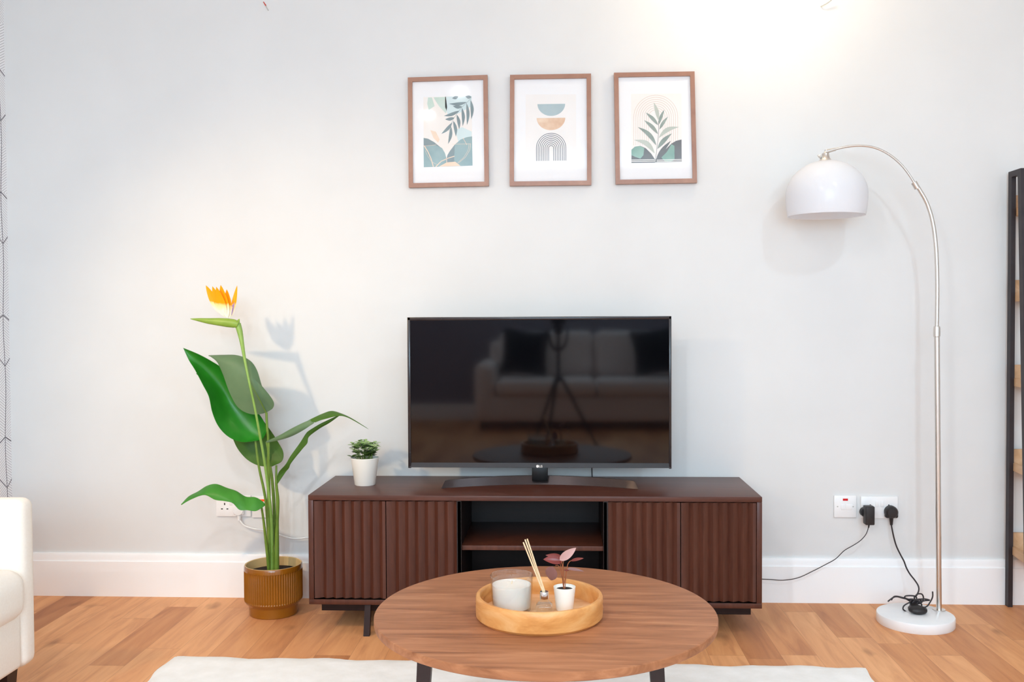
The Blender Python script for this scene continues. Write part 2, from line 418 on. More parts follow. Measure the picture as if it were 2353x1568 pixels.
# ---------------------------------------------------------------- tv console
cx0, cx1, cy0, cy1, cz0, cz1 = -.874, .693, -.442, -.03, .105, .489
con = thing('media_console', 'long dark brown low media cabinet with four fluted doors, under the television', 'cabinet', (-.09, -.236, 0))
b = MB()
b.box(cx0, cx1, cy0, cy1, cz1-.018, cz1, bev=.0015)
b.build('top_panel', M['console_top'], con)
b = MB()
b.box(cx0, cx1, cy0, cy1, cz0, cz0+.018, bev=.0015)
b.box(cx0, cx0+.018, cy0, cy1, cz0+.018, cz1-.018, bev=.0015)
b.box(cx1-.018, cx1, cy0, cy1, cz0+.018, cz1-.018, bev=.0015)
b.build('carcass', M['console'], con)
NL, NR = -.338, .1535       # the open bay in the middle
b = MB()
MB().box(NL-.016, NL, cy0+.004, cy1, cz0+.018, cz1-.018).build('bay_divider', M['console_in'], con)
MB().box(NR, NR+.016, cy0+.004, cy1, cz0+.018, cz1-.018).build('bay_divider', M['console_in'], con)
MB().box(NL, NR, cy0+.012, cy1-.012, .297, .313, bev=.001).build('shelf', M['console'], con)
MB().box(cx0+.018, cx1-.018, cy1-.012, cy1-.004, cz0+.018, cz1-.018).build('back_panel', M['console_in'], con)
def fluted_door(x0, x1):
    z0, z1 = cz0+.021, cz1-.0215
    yb, yf = cy0+.022, cy0+.004
    per, dep = .0335, .0120
    n = max(1, round((x1-x0-.02)/per)); per = (x1-x0-.02)/n
    pr = [(x0, yf)]
    for i in range(n):
        a = x0+.01+i*per
        pr += [(a, yf), (a+per*.60, yf+dep), (a+per*.97, yf)]
    pr += [(x1, yf), (x1, yb), (x0, yb)]
    k = len(pr)
    vs = [(p[0], p[1], z0) for p in pr]+[(p[0], p[1], z1) for p in pr]
    fs = [(i, (i+1) % k, k+(i+1) % k, k+i) for i in range(k)]+[tuple(range(k)), tuple(range(2*k-1, k-1, -1))]
    MB().add(vs, fs).build('door', M['console'], con)
g = .0015
for x0, x1 in ((cx0+.018+g, -.6015-g), (-.6015+g, NL-g), (NR+g, .4175-g), (.4175+g, cx1-.018-g)):
    fluted_door(x0, x1)
for ya, yb in ((cy0+.075, cy0+.10), (cy1-.09, cy1-.06)):
    MB().box(cx0+.026, cx1-.023, ya, yb, cz0-.044, cz0).build('base_rail', M['dark_metal'], con)
for x in (-.669, .497):
    for yt, yb in ((cy0+.020, cy0-.008), (cy1-.06, cy1-.05)):
        h_ = .0105
        MB().add([(x-h_, yb-h_, 0), (x+h_, yb-h_, 0), (x+h_, yb+h_, 0), (x-h_, yb+h_, 0), (x-h_, yt-h_, cz0), (x+h_, yt-h_, cz0), (x+h_, yt+h_, cz0), (x-h_, yt+h_, cz0)],
                 [(3, 2, 1, 0), (4, 5, 6, 7)]+[(i, (i+1) % 4, 4+(i+1) % 4, 4+i) for i in range(4)]).build('leg', M['dark_metal'], con)

# ---------------------------------------------------------------- television
tv = thing('television', 'flat black television standing on the dark brown cabinet', 'television', (-.072, -.24, .489))
tx0, tx1, tz0, tz1, ty = -.555, .411, .551, 1.108, -.225
MB().box(tx0+.011, tx1-.009, ty-.0005, ty+.004, tz0+.020, tz1-.012).build('screen', M['screen'], tv)
b = MB()
b.box(tx0, tx0+.011, ty-.004, ty+.012, tz0, tz1, bev=.0015)
b.box(tx1-.009, tx1, ty-.004, ty+.012, tz0, tz1, bev=.0015)
b.box(tx0, tx1, ty-.004, ty+.012, tz1-.012, tz1, bev=.002)
bz = b.build('bezel', M['bezel'], tv)
ch = MB()
ch.add([(tx0+.002, ty-.0045, tz0+.003), (tx1-.002, ty-.0045, tz0+.003), (tx1-.010, ty-.0015, tz0+.020), (tx0+.012, ty-.0015, tz0+.020),
        (tx0+.002, ty+.012, tz0), (tx1-.002, ty+.012, tz0), (tx1-.010, ty+.012, tz0+.020), (tx0+.012, ty+.012, tz0+.020)],
       [(0, 1, 2, 3), (4, 5, 1, 0), (5, 6, 2, 1), (6, 7, 3, 2), (7, 4, 0, 3), (7, 6, 5, 4)])
chin = ch.build('lower_bezel', M['chin'], tv)
b = MB(); b.box(tx0+.004, tx1-.004, ty+.004, ty+.018, tz0+.003, tz1-.003, bev=.003)
b.box(tx0+.12, tx1-.12, ty+.015, ty+.055, tz0+.004, tz0+.36, bev=.012)
b.build('back_shell', M['tv_back'], tv)
# the round mark and the two letters on the lower bezel
lx, lz = (-0.0689, -0.2285, 0.5590)[0], (-0.0689, -0.2285, 0.5590)[2]
b = MB(); n = 28
ang = [2*PI*k/n for k in range(n)]
b.add([(lx-.0085+r*math.cos(a), ty-.0046, lz+r*math.sin(a)) for r in (.0052, .0042) for a in ang], [(k, (k+1) % n, n+(k+1) % n, n+k) for k in range(n)])
b.add([(lx-.0085+.0038*math.cos(a), ty-.0047, lz+.0038*math.sin(a)) for a in ang], [tuple(range(n))])
def glyph(x, z, w, h, strokes, th=.0013):
    for (a, c), (d, e) in strokes:
        p, q = Vector((x+a*w, z+c*h)), Vector((x+d*w, z+e*h))
        dr = (q-p).normalized()*th/2; nn = Vector((-dr.y, dr.x))
        pts = [p-dr-nn, q+dr-nn, q+dr+nn, p-dr+nn]
        b.add([(v.x, ty-.0048, v.y) for v in pts], [(0, 1, 2, 3)])
glyph(lx-.0018, lz-.0036, .0036, .0072, [((0, 0), (0, 1)), ((0, 0), (1, 0))])
glyph(lx+.0034, lz-.0036, .0052, .0072, [((1, .95), (.3, 1)), ((.3, 1), (0, .7)), ((0, .7), (0, .3)), ((0, .3), (.3, 0)), ((.3, 0), (1, 0)), ((1, 0), (1, .5)), ((1, .5), (.55, .5))])
b.build('logo', M['logo'], chin)
MB().box(-.098, -.040, ty-.004, ty+.03, .505, tz0+.006, bev=.002).build('neck', M['neck'], tv)
# curved blade stand
N = 28; xa, xb = -.4235, .2845; xm = (xa+xb)/2
fr, bk = [], []
prof = []
for i in range(N+1):
    x = xa+(xb-xa)*i/N; u = (x-xm)/((xb-xa)/2)
    yf = -.215 - .088*(u*u)
    prof.append((x, yf, u))
vs, fs = [], []
for x, yf, u in prof:
    h = .026+.005*(1-u*u)
    sx = -.012*u*(abs(u) > .98)
    vs += [(x, yf, .4892), (x+sx, yf+.014, .489+h), (x+sx, yf+.024, .489+h), (x, yf+.030, .4892)]
for i in range(N):
    for k in range(4):
        fs.append((i*4+k, i*4+(k+1) % 4, (i+1)*4+(k+1) % 4, (i+1)*4+k))
fs += [(0, 1, 2, 3), (N*4+3, N*4+2, N*4+1, N*4)]
MB().add(vs, fs).build('stand', M['tv_stand'], tv)
tv_c = (0.1277, -0.0450, 0.5007)[0]
MB().tube([(tv_c-.004, -.176, .66), (tv_c-.003, -.12, .655), (tv_c-.001, -.055, .63), (tv_c, -.046, .58), (tv_c, -.045, .53), (tv_c+.001, -.045, .4895)], .0022).build('power_cable', M['cable_black'], tv)

# --------------------------------------------------------------- coffee table
tab = thing('coffee_table', 'round walnut coffee table with dark legs in front of the cabinet', 'table', (-.033, -1.506, .012))
tc_, tr_, tz_ = (-.033, -1.506, 0), .3965, .421
b = MB(); b.lathe([(tr_-.004, tz_-.020), (tr_-.001, tz_-.018), (tr_, tz_-.014), (tr_, tz_-.002), (tr_-.0015, tz_-.0004), (tr_-.004, tz_)], tc_, 128)
b.build('tabletop', M['walnut'], tab)
for sx, sy in ((-1, -1), (1, -1), (0, 1)):
    x0 = tc_[0]+(-.252 if sx < 0 else .236 if sx > 0 else .01); y0 = tc_[1]+(-.205 if sy < 0 else .28)
    x1 = x0+sx*.022; y1 = y0+sy*.022
    a0, a1 = .0155, .010
    vs = [(x0-a0, y0-a0, tz_-.02), (x0+a0, y0-a0, tz_-.02), (x0+a0, y0+a0, tz_-.02), (x0-a0, y0+a0, tz_-.02),
          (x1-a1, y1-a1, .012), (x1+a1, y1-a1, .012), (x1+a1, y1+a1, .012), (x1-a1, y1+a1, .012)]
    MB().add(vs, [(0, 1, 2, 3), (7, 6, 5, 4)]+[(i, (i+1) % 4, 4+(i+1) % 4, 4+i) for i in range(4)]).build('leg', M['leg_wood'], tab)
# ------------------------------------------------------------------- tray
trc = (-.0455, -1.553, tz_)
tray = thing('serving_tray', 'round honey wood tray with raised rim on the coffee table', 'tray', trc)
def tray_rim(R, t, zs, z_hole, a_half, n=120):
    # ring wall whose two hand holes are real openings
    mb = MB(); vs = []; fs = []
    prof_o = [R-.006, R-.0005, R, R, R-.0005, R-.003]
    prof_i = [R-t, R-t, R-t, R-t, R-t+.0005, R-t+.003]
    nz = len(zs)
    for rr in (prof_o, prof_i):
        for r, z in zip(rr, zs):
            for k in range(n):
                a = 2*PI*k/n
                vs.append((trc[0]+r*math.cos(a), trc[1]+r*math.sin(a), trc[2]+z))
    I = lambda s, i, k: s*nz*n+i*n+(k % n)
    hole = lambda i, k: i == z_hole and min(abs(((2*PI*(k+.5)/n)+PI) % (2*PI)-PI), abs(((2*PI*(k+.5)/n)) % (2*PI)-PI)) < a_half
    for i in range(nz-1):
        for k in range(n):
            if hole(i, k):
                fs += [(I(0, i, k), I(1, i, k), I(1, i, k+1), I(0, i, k+1)), (I(0, i+1, k), I(0, i+1, k+1), I(1, i+1, k+1), I(1, i+1, k))]
                if not hole(i, k-1): fs.append((I(0, i, k), I(0, i+1, k), I(1, i+1, k), I(1, i, k)))
                if not hole(i, k+1): fs.append((I(0, i, k+1), I(1, i, k+1), I(1, i+1, k+1), I(0, i+1, k+1)))
                continue
            fs += [(I(0, i, k), I(0, i, k+1), I(0, i+1, k+1), I(0, i+1, k)), (I(1, i, k), I(1, i+1, k), I(1, i+1, k+1), I(1, i, k+1))]
    for k in range(n):
        fs += [(I(0, 0, k), I(1, 0, k), I(1, 0, k+1), I(0, 0, k+1)), (I(0, nz-1, k), I(0, nz-1, k+1), I(1, nz-1, k+1), I(1, nz-1, k))]
    return mb.add(vs, fs, 0, True)
tray_rim(.1455, .012, [0.0, .006, .026, .037, .049, .052], 2, .22).build('rim', M['tray'], tray)
MB().lathe([(.1338, .003), (.1338, .012)], trc, 96).build('base_board', M['tray_floor'], tray)
zt = tz_+.0122
# candle in a glass tumbler
cc = (-.1085, -1.55, zt)
can = thing('candle', 'white wax candle in a clear glass tumbler on the wooden tray', 'candle', cc)
b = MB()
b.lathe([(.0001, .0), (.041, .0), (.0435, .003), (.0465, .03), (.0485, .072), (.0495, .0805), (.049, .082), (.0475, .0815), (.0468, .078), (.0462, .070), (.0440, .03), (.042, .008), (.0001, .007)], cc, 64, cap0=False, cap1=False)
b.build('glass_tumbler', M['glass'], can)
b = MB(); b.lathe([(.0001, .0072), (.0415, .0082), (.0436, .03), (.0452, .058), (.0446, .0605), (.040, .0612), (.0001, .0605)], cc, 64, cap0=False, cap1=False)
wx = b.build('wax', M['wax'], can)
MB().tube([(cc[0], cc[1], zt+.060), (cc[0]+.001, cc[1], zt+.068)], .0009, 6).build('wick', M['reed'], can)
# reed diffuser
dc = (-.0335, -1.588, zt)
dif = thing('reed_diffuser', 'small clear glass reed diffuser bottle with pale sticks on the tray', 'diffuser', dc)
b = MB(); b.box(dc[0]-.0185, dc[0]+.0185, dc[1]-.0185, dc[1]+.0185, zt, zt+.027, bev=.004, seg=3)
b.lathe([(.0175, .026), (.012, .033), (.0085, .036), (.0085, .040)], dc, 32, cap0=False, cap1=False)
b.build('bottle', M['glass'], dif)
MB().box(dc[0]-.0155, dc[0]+.0155, dc[1]-.0155, dc[1]+.0155, zt+.003, zt+.019, bev=.002).build('oil', M['liquid'], dif)
MB().lathe([(.0085, .0385), (.0098, .039), (.0098, .054), (.0092, .055), (.006, .055)], dc, 32, cap0=False, cap1=True).build('collar', M['silver'], dif)
top = Vector((dc[0], dc[1], zt+.052))
for k, (a, y_) in enumerate(((0, 0), (1, 0), (2, 0))):
    e = Vector(((-0.0796, -1.6000, 0.6016), (-0.0762, -1.5850, 0.6045), (-0.0708, -1.6000, 0.6095))[k])
    s0 = top+Vector(((k-1)*.002, 0, 0))
    MB().tube([s0, e], .0016, 8).build('reed', M['reed'], dif)
# mini plant
mc = (.0125, -1.541, zt)
mini = thing('mini_potted_plant', 'little dark red leaved plant in a small white pot on the tray', 'plant', mc)
b = MB(); b.lathe([(.0001, 0), (.019, 0), (.0198, .002), (.0252, .051), (.0253, .053), (.0240, .053), (.0232, .047), (.0001, .046)], mc, 48, cap0=False, cap1=False)
b.build('pot', M['white_ceramic'], mini)
MB().lathe([(.0232, .0465), (.012, .0478), (.0001, .048)], mc, 32, cap0=False, cap1=False).build('soil', M['soil'], mini)

def leafgrid(st, n=22, m=9):
    """surface through left edge, midrib and right edge stations"""
    L, _ = catmull([q[0] for q in st], [0]*len(st), n//3)
    Mi, _ = catmull([q[1] for q in st], [0]*len(st), n//3)
    Rr, _ = catmull([q[2] for q in st], [0]*len(st), n//3)
    rows = []
    for a, c, d in zip(L, Mi, Rr):
        row = []
        for j in range(m):
            t = j/(m-1)
            row.append(a*((1-t)*(1-2*t)) + c*(4*t*(1-t)) + d*(t*(2*t-1)))
        rows.append(row)
    return rows
def oval_leaf(p0, p1, w, up, cup=.15, droop=.0, n=10, m=5):
    """a pointed oval leaf from p0 to p1"""
    p0, p1, up = Vector(p0), Vector(p1), Vector(up)
    d = p1-p0; ln = d.length; side = d.cross(up).normalized(); nrm = side.cross(d).normalized()
    rows = []
    for i in range(n+1):
        t = i/n
        hw = w/2*math.sin(PI*min(1, t**.8))**.8 if 0 < t < 1 else 0
        c = p0+d*t+nrm*(-droop*ln*t*t)
        rows.append([c+side*hw*(2*j/(m-1)-1)+nrm*(cup*hw*abs(2*j/(m-1)-1)) for j in range(m)])
    return rows
mtop = Vector((mc[0], mc[1], zt+.047))
def m_leaf(a, bpt, w, up, material, stem_to=None, cup=.15, droop=.1):
    lf = MB().sheet(oval_leaf(a, bpt, w, up, cup, droop), thick=.0006).build('leaf', material, mini)
m_leaf((0.0095, -1.5400, 0.5448), (-0.0342, -1.5550, 0.5543), .022, (0, -.75, .65), M['red_leaf'])
m_leaf((0.0056, -1.5300, 0.5513), (-0.0318, -1.5100, 0.5542), .016, (0, -.4, .9), M['red_leaf'])
m_leaf((0.0015, -1.5500, 0.5493), (0.0382, -1.5600, 0.5790), .019, (.3, -.9, .3), M['pink_leaf'])
m_leaf((0.0276, -1.5300, 0.5424), (0.0570, -1.5200, 0.5492), .010, (0, -.45, .9), M['red_leaf'])
m_leaf((0.0195, -1.5350, 0.5244), (0.0604, -1.5000, 0.5155), .016, (0, -.35, .95), M['mauve_leaf'])
m_leaf((-0.0146, -1.5300, 0.5299), (-0.0210, -1.5000, 0.4851), .030, (-.2, -.95, .2), M['mauve_leaf'])
m_leaf((0.0124, -1.5550, 0.5277), (0.0222, -1.5600, 0.5291), .006, (0, -.4, .9), M['red_leaf'])
for pts in ([(0.0114, -1.5410, 0.5048), (0.0095, -1.5410, 0.5300), (0.0105, -1.5410, 0.5451)], [(0.0084, -1.5410, 0.5048), (0.0035, -1.5410, 0.5349), (-0.0044, -1.5410, 0.5530)], [(0.0124, -1.5410, 0.5048), (0.0185, -1.5410, 0.5300), (0.0235, -1.5410, 0.5431), (0.0285, -1.5410, 0.5462)],
            [(0.0134, -1.5410, 0.5048), (0.0164, -1.5410, 0.5189), (0.0195, -1.5410, 0.5260)], [(0.0074, -1.5410, 0.5048), (0.0015, -1.5410, 0.5299), (-0.0085, -1.5410, 0.5348)], [(0.0104, -1.5450, 0.5059), (0.0075, -1.5450, 0.5360), (0.0035, -1.5450, 0.5490)]):
    pts = [tuple(mtop+Vector((random.uniform(-.003, .003), 0, 0)))] + pts[1:]
    MB().tube(pts, .0009, 6).build('stem', M['red_stem'], mini)

# --------------------------------------------------------------------- rug
def rug():
    x0, x1, y1, y0 = -1.257, .957, -.705, -2.75
    b = MB(); nx, ny = 120, 90
    vs = []
    for j in range(ny+1):
        for i in range(nx+1):
            u, v = i/nx, j/ny
            wob = .006*math.sin(u*37)+.004*math.sin(u*83+1)
            wob2 = .005*math.sin(v*31)+.004*math.sin(v*71)
            x = x0+(x1-x0)*u + wob2*((1-u)*(u < .02) + (u > .98))
            y = y0+(y1-y0)*v + wob*(v > .98) + (v > .98)*(.018*(1-u))
            e = min(u*(x1-x0), (1-u)*(x1-x0), v*(y1-y0), (1-v)*(y1-y0))
            z = .011*min(1, (e/.02)**.5 if e > 0 else 0)+random.uniform(0, .0009)
            vs.append((x, y, max(.0015, z)))
    fs = [(j*(nx+1)+i, j*(nx+1)+i+1, (j+1)*(nx+1)+i+1, (j+1)*(nx+1)+i) for j in range(ny) for i in range(nx)]
    b.add(vs, fs, 0, True)
    o = b.build('rug', M['rug'])
    tag(o, 'large cream pile rug lying on the wood floor under the coffee table', 'rug')
rug()

# ---------------------------------------------------------------- pictures
def picture(corners, label, parts, mats):
    """corners tl, tr, br, bl in x, z; parts = (layer, material index, outline)"""
    tl, tr, br, bl = [Vector((c[0], 0, c[1])) for c in corners]
    cen = (tl+tr+br+bl)/4
    root = thing('framed_picture', label, 'picture', (cen.x, 0, bl.z), 'framed botanical prints above the television')
    def ins(d):
        ex, ez = (tr-tl).normalized(), (tl-bl).normalized()
        return [tl+ex*d-ez*d, tr-ex*d-ez*d, br-ex*d+ez*d, bl+ex*d+ez*d]
    O, I = ins(0), ins(.0165)
    vs = []
    for y in (-.022, -.002):
        for q in O+I: vs.append((q.x, y, q.z))
    fs = []
    for i in range(4):
        j = (i+1) % 4
        fs += [(i, j, 4+j, 4+i), (8+i, 12+i, 12+j, 8+j), (i, 8+i, 8+j, j), (4+i, 4+j, 12+j, 12+i)]
    MB().add(vs, fs).build('frame', M['frame'], root)
    b = MB(); I2 = ins(.0155)
    b.add([(q.x, -.012, q.z) for q in I2]+[(q.x, -.003, q.z) for q in I2], [(0, 1, 2, 3), (7, 6, 5, 4), (0, 4, 5, 1), (1, 5, 6, 2), (2, 6, 7, 3), (3, 7, 4, 0)])
    mb_ = b.build('mat_board', M['paper'], root)
    b = MB()
    for lay, mi, poly in parts:
        b.add([(p[0], -.0122-.00012*lay, p[1]) for p in poly], [tuple(range(len(poly)))], mi)
    b.build('print', mats, mb_)
    g_ = MB(); I3 = ins(.0163)
    g_.add([(q.x, -.0165, q.z) for q in I3]+[(q.x, -.0150, q.z) for q in I3], [(0, 1, 2, 3), (7, 6, 5, 4), (0, 4, 5, 1), (1, 5, 6, 2), (2, 6, 7, 3), (3, 7, 4, 0)])
    g_.build('glass_pane', M['glazing'], root)
    return root
def ink(name, c1, c2, scale=14):
    return mottled(name, c1, c2, scale, .8, spec=.1)
def ribbon(line, w):
    line = [Vector(p) for p in line]; out = []
    segs = []
    for i in range(len(line)-1):
        a, c = line[i], line[i+1]; d = (c-a).normalized()*w*.15; n_ = Vector((-(c-a).normalized().y, (c-a).normalized().x))*w/2
        segs.append([a-n_-d, c-n_+d, c+n_+d, a+n_-d])
    return segs
def blade(p0, p1, w, bend=0.0, n=9):
    p0, p1 = Vector(p0), Vector(p1); d = p1-p0; nn = Vector((-d.y, d.x)).normalized(); ln = d.length
    up, dn = [], []
    for i in range(n+1):
        t = i/n; c = p0+d*t+nn*bend*ln*math.sin(PI*t)
        hw = w/2*math.sin(PI*t**.9)
        up.append(c+nn*hw); dn.append(c-nn*hw)
    return up+dn[::-1][1:-1]
def half_disc(c, r, n=24):
    return [(c[0]-r*math.cos(PI*k/n), c[1]-r*math.sin(PI*k/n)*.86) for k in range(n+1)]
def arch(cx, cz, r, foot, n=20):
    return [(cx-r, foot)]+[(cx-r*math.cos(PI*k/n), cz+r*math.sin(PI*k/n)) for k in range(n+1)]+[(cx+r, foot)]
def add_arches(P_, lay, mi, cx, cz, r0, r1, cnt, foot, w):
    for k in range(cnt):
        r = r0+(r1-r0)*k/(cnt-1)
        for s_ in ribbon(arch(cx, cz, r, foot), w): P_.append((lay, mi, s_))

# left print: leaf frond over rounded teal hills
inkA = [ink('print_cream', lin(246, 238, 230), lin(250, 246, 242), 9), ink('print_teal', lin(140, 168, 174), lin(164, 190, 192), 16), ink('print_slate', lin(128, 146, 152), lin(142, 160, 164), 16),
        ink('print_peach', lin(244, 216, 190), lin(248, 226, 206), 16), ink('print_mint', lin(196, 220, 206), lin(214, 230, 222), 12), ink('print_aqua', lin(212, 232, 234), lin(222, 238, 240), 10)]
PA = [(0, 0, [(-0.5195, 1.9626), (-0.3318, 1.9641), (-0.3294, 1.6959), (-0.5198, 1.6913)]),
      (1, 5, [(-0.4346, 1.9627), (-0.3318, 1.9641), (-0.3314, 1.9252), (-0.3805, 1.8990), (-0.4230, 1.8876), (-0.4349, 1.9238)]),
      (1, 4, [(-0.4800, 1.9610), (-0.4316, 1.9621), (-0.4273, 1.9237), (-0.4320, 1.8983), (-0.4591, 1.9272)]),
      (1, 4, [(-0.5013, 1.9608), (-0.4861, 1.9611), (-0.4757, 1.9274), (-0.4986, 1.9128), (-0.5045, 1.9368)]),
      (1, 5, [(-0.3961, 1.8333), (-0.3688, 1.8449), (-0.3320, 1.8264), (-0.3321, 1.8054), (-0.3630, 1.8028), (-0.3842, 1.7881)]),
      (1, 3, [(-0.4930, 1.8346), (-0.4718, 1.8283), (-0.4569, 1.7981), (-0.4630, 1.7862), (-0.4811, 1.8044)]),
      (2, 2, [(-0.5196, 1.8050), (-0.5024, 1.8017), (-0.4782, 1.7879), (-0.4540, 1.7680), (-0.4390, 1.7498), (-0.4316, 1.7257), (-0.4303, 1.6932), (-0.5198, 1.6916)]),
      (2.5, 1, [(-0.5199, 1.7734), (-0.4722, 1.7758), (-0.4480, 1.7650), (-0.4360, 1.7438), (-0.4316, 1.7257), (-0.4303, 1.6932), (-0.5198, 1.6916)]),
      (2, 2, [(-0.3309, 1.8084), (-0.3509, 1.8057), (-0.3751, 1.7970), (-0.3994, 1.7763), (-0.4178, 1.7525), (-0.4270, 1.7376), (-0.4301, 1.7257), (-0.4297, 1.6932), (-0.3294, 1.6956)]),
      (3, 1, [(-0.3309, 1.8084), (-0.3509, 1.8057), (-0.3751, 1.7970), (-0.3979, 1.7763), (-0.4010, 1.7283), (-0.4000, 1.6937), (-0.3294, 1.6956)])]
def poly_line(P_, lay, mi, pts, w):
    for s_ in ribbon(pts, w): P_.append((lay, mi, s_))
poly_line(PA, 4, 3, [(-0.5177, 1.7734), (-0.4707, 1.7779)], .0012)
poly_line(PA, 4, 3, [(-0.4085, 1.7788), (-0.3359, 1.7800)], .0012)
poly_line(PA, 4, 3, [(-0.5177, 1.7749), (-0.5027, 1.7506), (-0.4907, 1.7234), (-0.4824, 1.6932)], .0034)
poly_line(PA, 4, 3, [(-0.5142, 1.7568), (-0.5028, 1.7326), (-0.4878, 1.7114), (-0.4666, 1.7006)], .001)
poly_line(PA, 4, 3, [(-0.4727, 1.6931), (-0.4514, 1.7139), (-0.4240, 1.7256), (-0.3997, 1.7328)], .0032)
poly_line(PA, 4, 3, [(-0.4300, 1.7287), (-0.4293, 1.7061)], .0018)
poly_line(PA, 4, 3, [(-0.3359, 1.7800), (-0.3406, 1.7545), (-0.3574, 1.7277), (-0.3847, 1.7056)], .0012)
poly_line(PA, 4, 3, [(-0.3426, 1.7786), (-0.3466, 1.7546), (-0.3634, 1.7278), (-0.3878, 1.7071)], .001)
poly_line(PA, 4, 3, [(-0.3660, 1.8029), (-0.3510, 1.7757)], .0016)
PA.append((4, 3, [(-0.4606, 1.6930), (-0.4302, 1.7091), (-0.3968, 1.7117), (-0.3757, 1.6949)]))
st_ = [(-0.3334, 1.9552), (-0.3501, 1.9390), (-0.3713, 1.9198), (-0.3896, 1.8961), (-0.4034, 1.8754), (-0.4141, 1.8515), (-0.4203, 1.8306)]
poly_line(PA, 5, 2, st_, .0011)
for a in ([(-0.3501, 1.9405), (-0.4196, 1.9355)], [(-0.3683, 1.9228), (-0.4046, 1.9263)], [(-0.3805, 1.9080), (-0.4396, 1.8885)], [(-0.3988, 1.8813), (-0.4352, 1.8758)], [(-0.4074, 1.8634), (-0.4501, 1.8196)],
          [(-0.4126, 1.8485), (-0.4243, 1.7797)], [(-0.4034, 1.8694), (-0.3938, 1.8087)], [(-0.3897, 1.8931), (-0.3809, 1.8361)], [(-0.3698, 1.9198), (-0.3672, 1.8479)], [(-0.3516, 1.9375), (-0.3506, 1.8521)], [(-0.3355, 1.9492), (-0.3332, 1.8743)], [(-0.3832, 1.9634), (-0.4074, 1.9563)], [(-0.3318, 1.9596), (-0.3560, 1.9630)]):
    PA.append((6, 2, blade(a[0], a[1], .0125, .06)))
# middle print: two half discs above a ringed arch
inkB = [ink('print_warm_white', lin(247, 243, 240), lin(250, 247, 245), 9), ink('print_blue_grey', lin(172, 192, 198), lin(186, 204, 208), 16), ink('print_copper', lin(226, 188, 158), lin(246, 220, 196), 30), ink('print_charcoal', lin(104, 108, 122), lin(114, 118, 132), 20)]
PB = [(0, 0, [(-0.1223, 1.9668), (0.0718, 1.9643), (0.0722, 1.6948), (-0.1247, 1.6919)])]
c1 = [(-0.0235, 1.9286), (0.0298, 1.9277)]; PB.append((1, 1, half_disc(c1[0], abs(c1[1][0]-c1[0][0]))))
c2 = [(-0.0249, 1.8752), (0.0302, 1.8744)]; PB.append((1, 2, half_disc(c2[0], abs(c2[1][0]-c2[0][0]))))
c3 = [(-0.0247, 1.7594), (0.0322, 1.7586), (-0.0151, 1.7593), (-0.0249, 1.7110)]
add_arches(PB, 2, 3, c3[0][0], c3[0][1], abs(c3[2][0]-c3[0][0]), abs(c3[1][0]-c3[0][0]), 8, c3[3][1], .0023)
# right print: tall leafy stem before thin arch lines
inkC = [ink('print_blush_white', lin(251, 244, 238), lin(252, 248, 244), 9), ink('print_fine_tan', lin(222, 200, 186), lin(228, 208, 196), 16), ink('print_sage', lin(136, 152, 146), lin(166, 178, 170), 24), ink('print_dark_grey', lin(106, 108, 112), lin(122, 124, 126), 20),
        ink('print_sea_green', lin(120, 160, 148), lin(160, 196, 184), 14), ink('print_pale_sage', lin(190, 198, 188), lin(204, 210, 200), 20)]
PC = [(0, 0, [(0.2827, 1.9628), (0.4753, 1.9612), (0.4758, 1.7003), (0.2837, 1.6982)])]
c4 = [(0.3767, 1.8723), (0.4605, 1.8711), (0.4042, 1.8719), (0.3765, 1.7654)]
add_arches(PC, 1, 1, c4[0][0], c4[0][1], abs(c4[2][0]-c4[0][0]), abs(c4[1][0]-c4[0][0]), 8, c4[3][1], .0014)
PC += [(2, 3, [(0.2838, 1.7488), (0.2972, 1.7605), (0.3180, 1.7632), (0.3388, 1.7540), (0.3596, 1.7329), (0.3729, 1.7119), (0.3744, 1.6985), (0.2837, 1.6982)]),
       (3, 4, [(0.2838, 1.7488), (0.2972, 1.7605), (0.3180, 1.7626), (0.3329, 1.7541), (0.3299, 1.7274), (0.3180, 1.7141), (0.2972, 1.7218), (0.2838, 1.7280)]),
       (2, 3, [(0.3774, 1.7125), (0.4011, 1.7354), (0.4367, 1.7705), (0.4545, 1.7807), (0.4752, 1.7855), (0.4758, 1.7003), (0.3759, 1.6994)]),
       (3, 4, [(0.3982, 1.7176), (0.4189, 1.7381), (0.4367, 1.7676), (0.4480, 1.7615), (0.4486, 1.7110), (0.4367, 1.7007), (0.4130, 1.7010)])]
for a in ([(0.2841, 1.7107), (0.3714, 1.7111), (0.3714, 1.7084), (0.2841, 1.7080)], [(0.2841, 1.7050), (0.3744, 1.7054), (0.3744, 1.7027), (0.2840, 1.7023)], [(0.3803, 1.7089), (0.4752, 1.7107), (0.4752, 1.7080), (0.3803, 1.7062)], [(0.3803, 1.7032), (0.4752, 1.7047), (0.4752, 1.7023), (0.3803, 1.7008)]):
    PC.append((4, 0, a))
poly_line(PC, 5, 3, [(0.3750, 1.7000), (0.3804, 1.7475), (0.3858, 1.7890), (0.3882, 1.8246), (0.3876, 1.8573)], .0014)
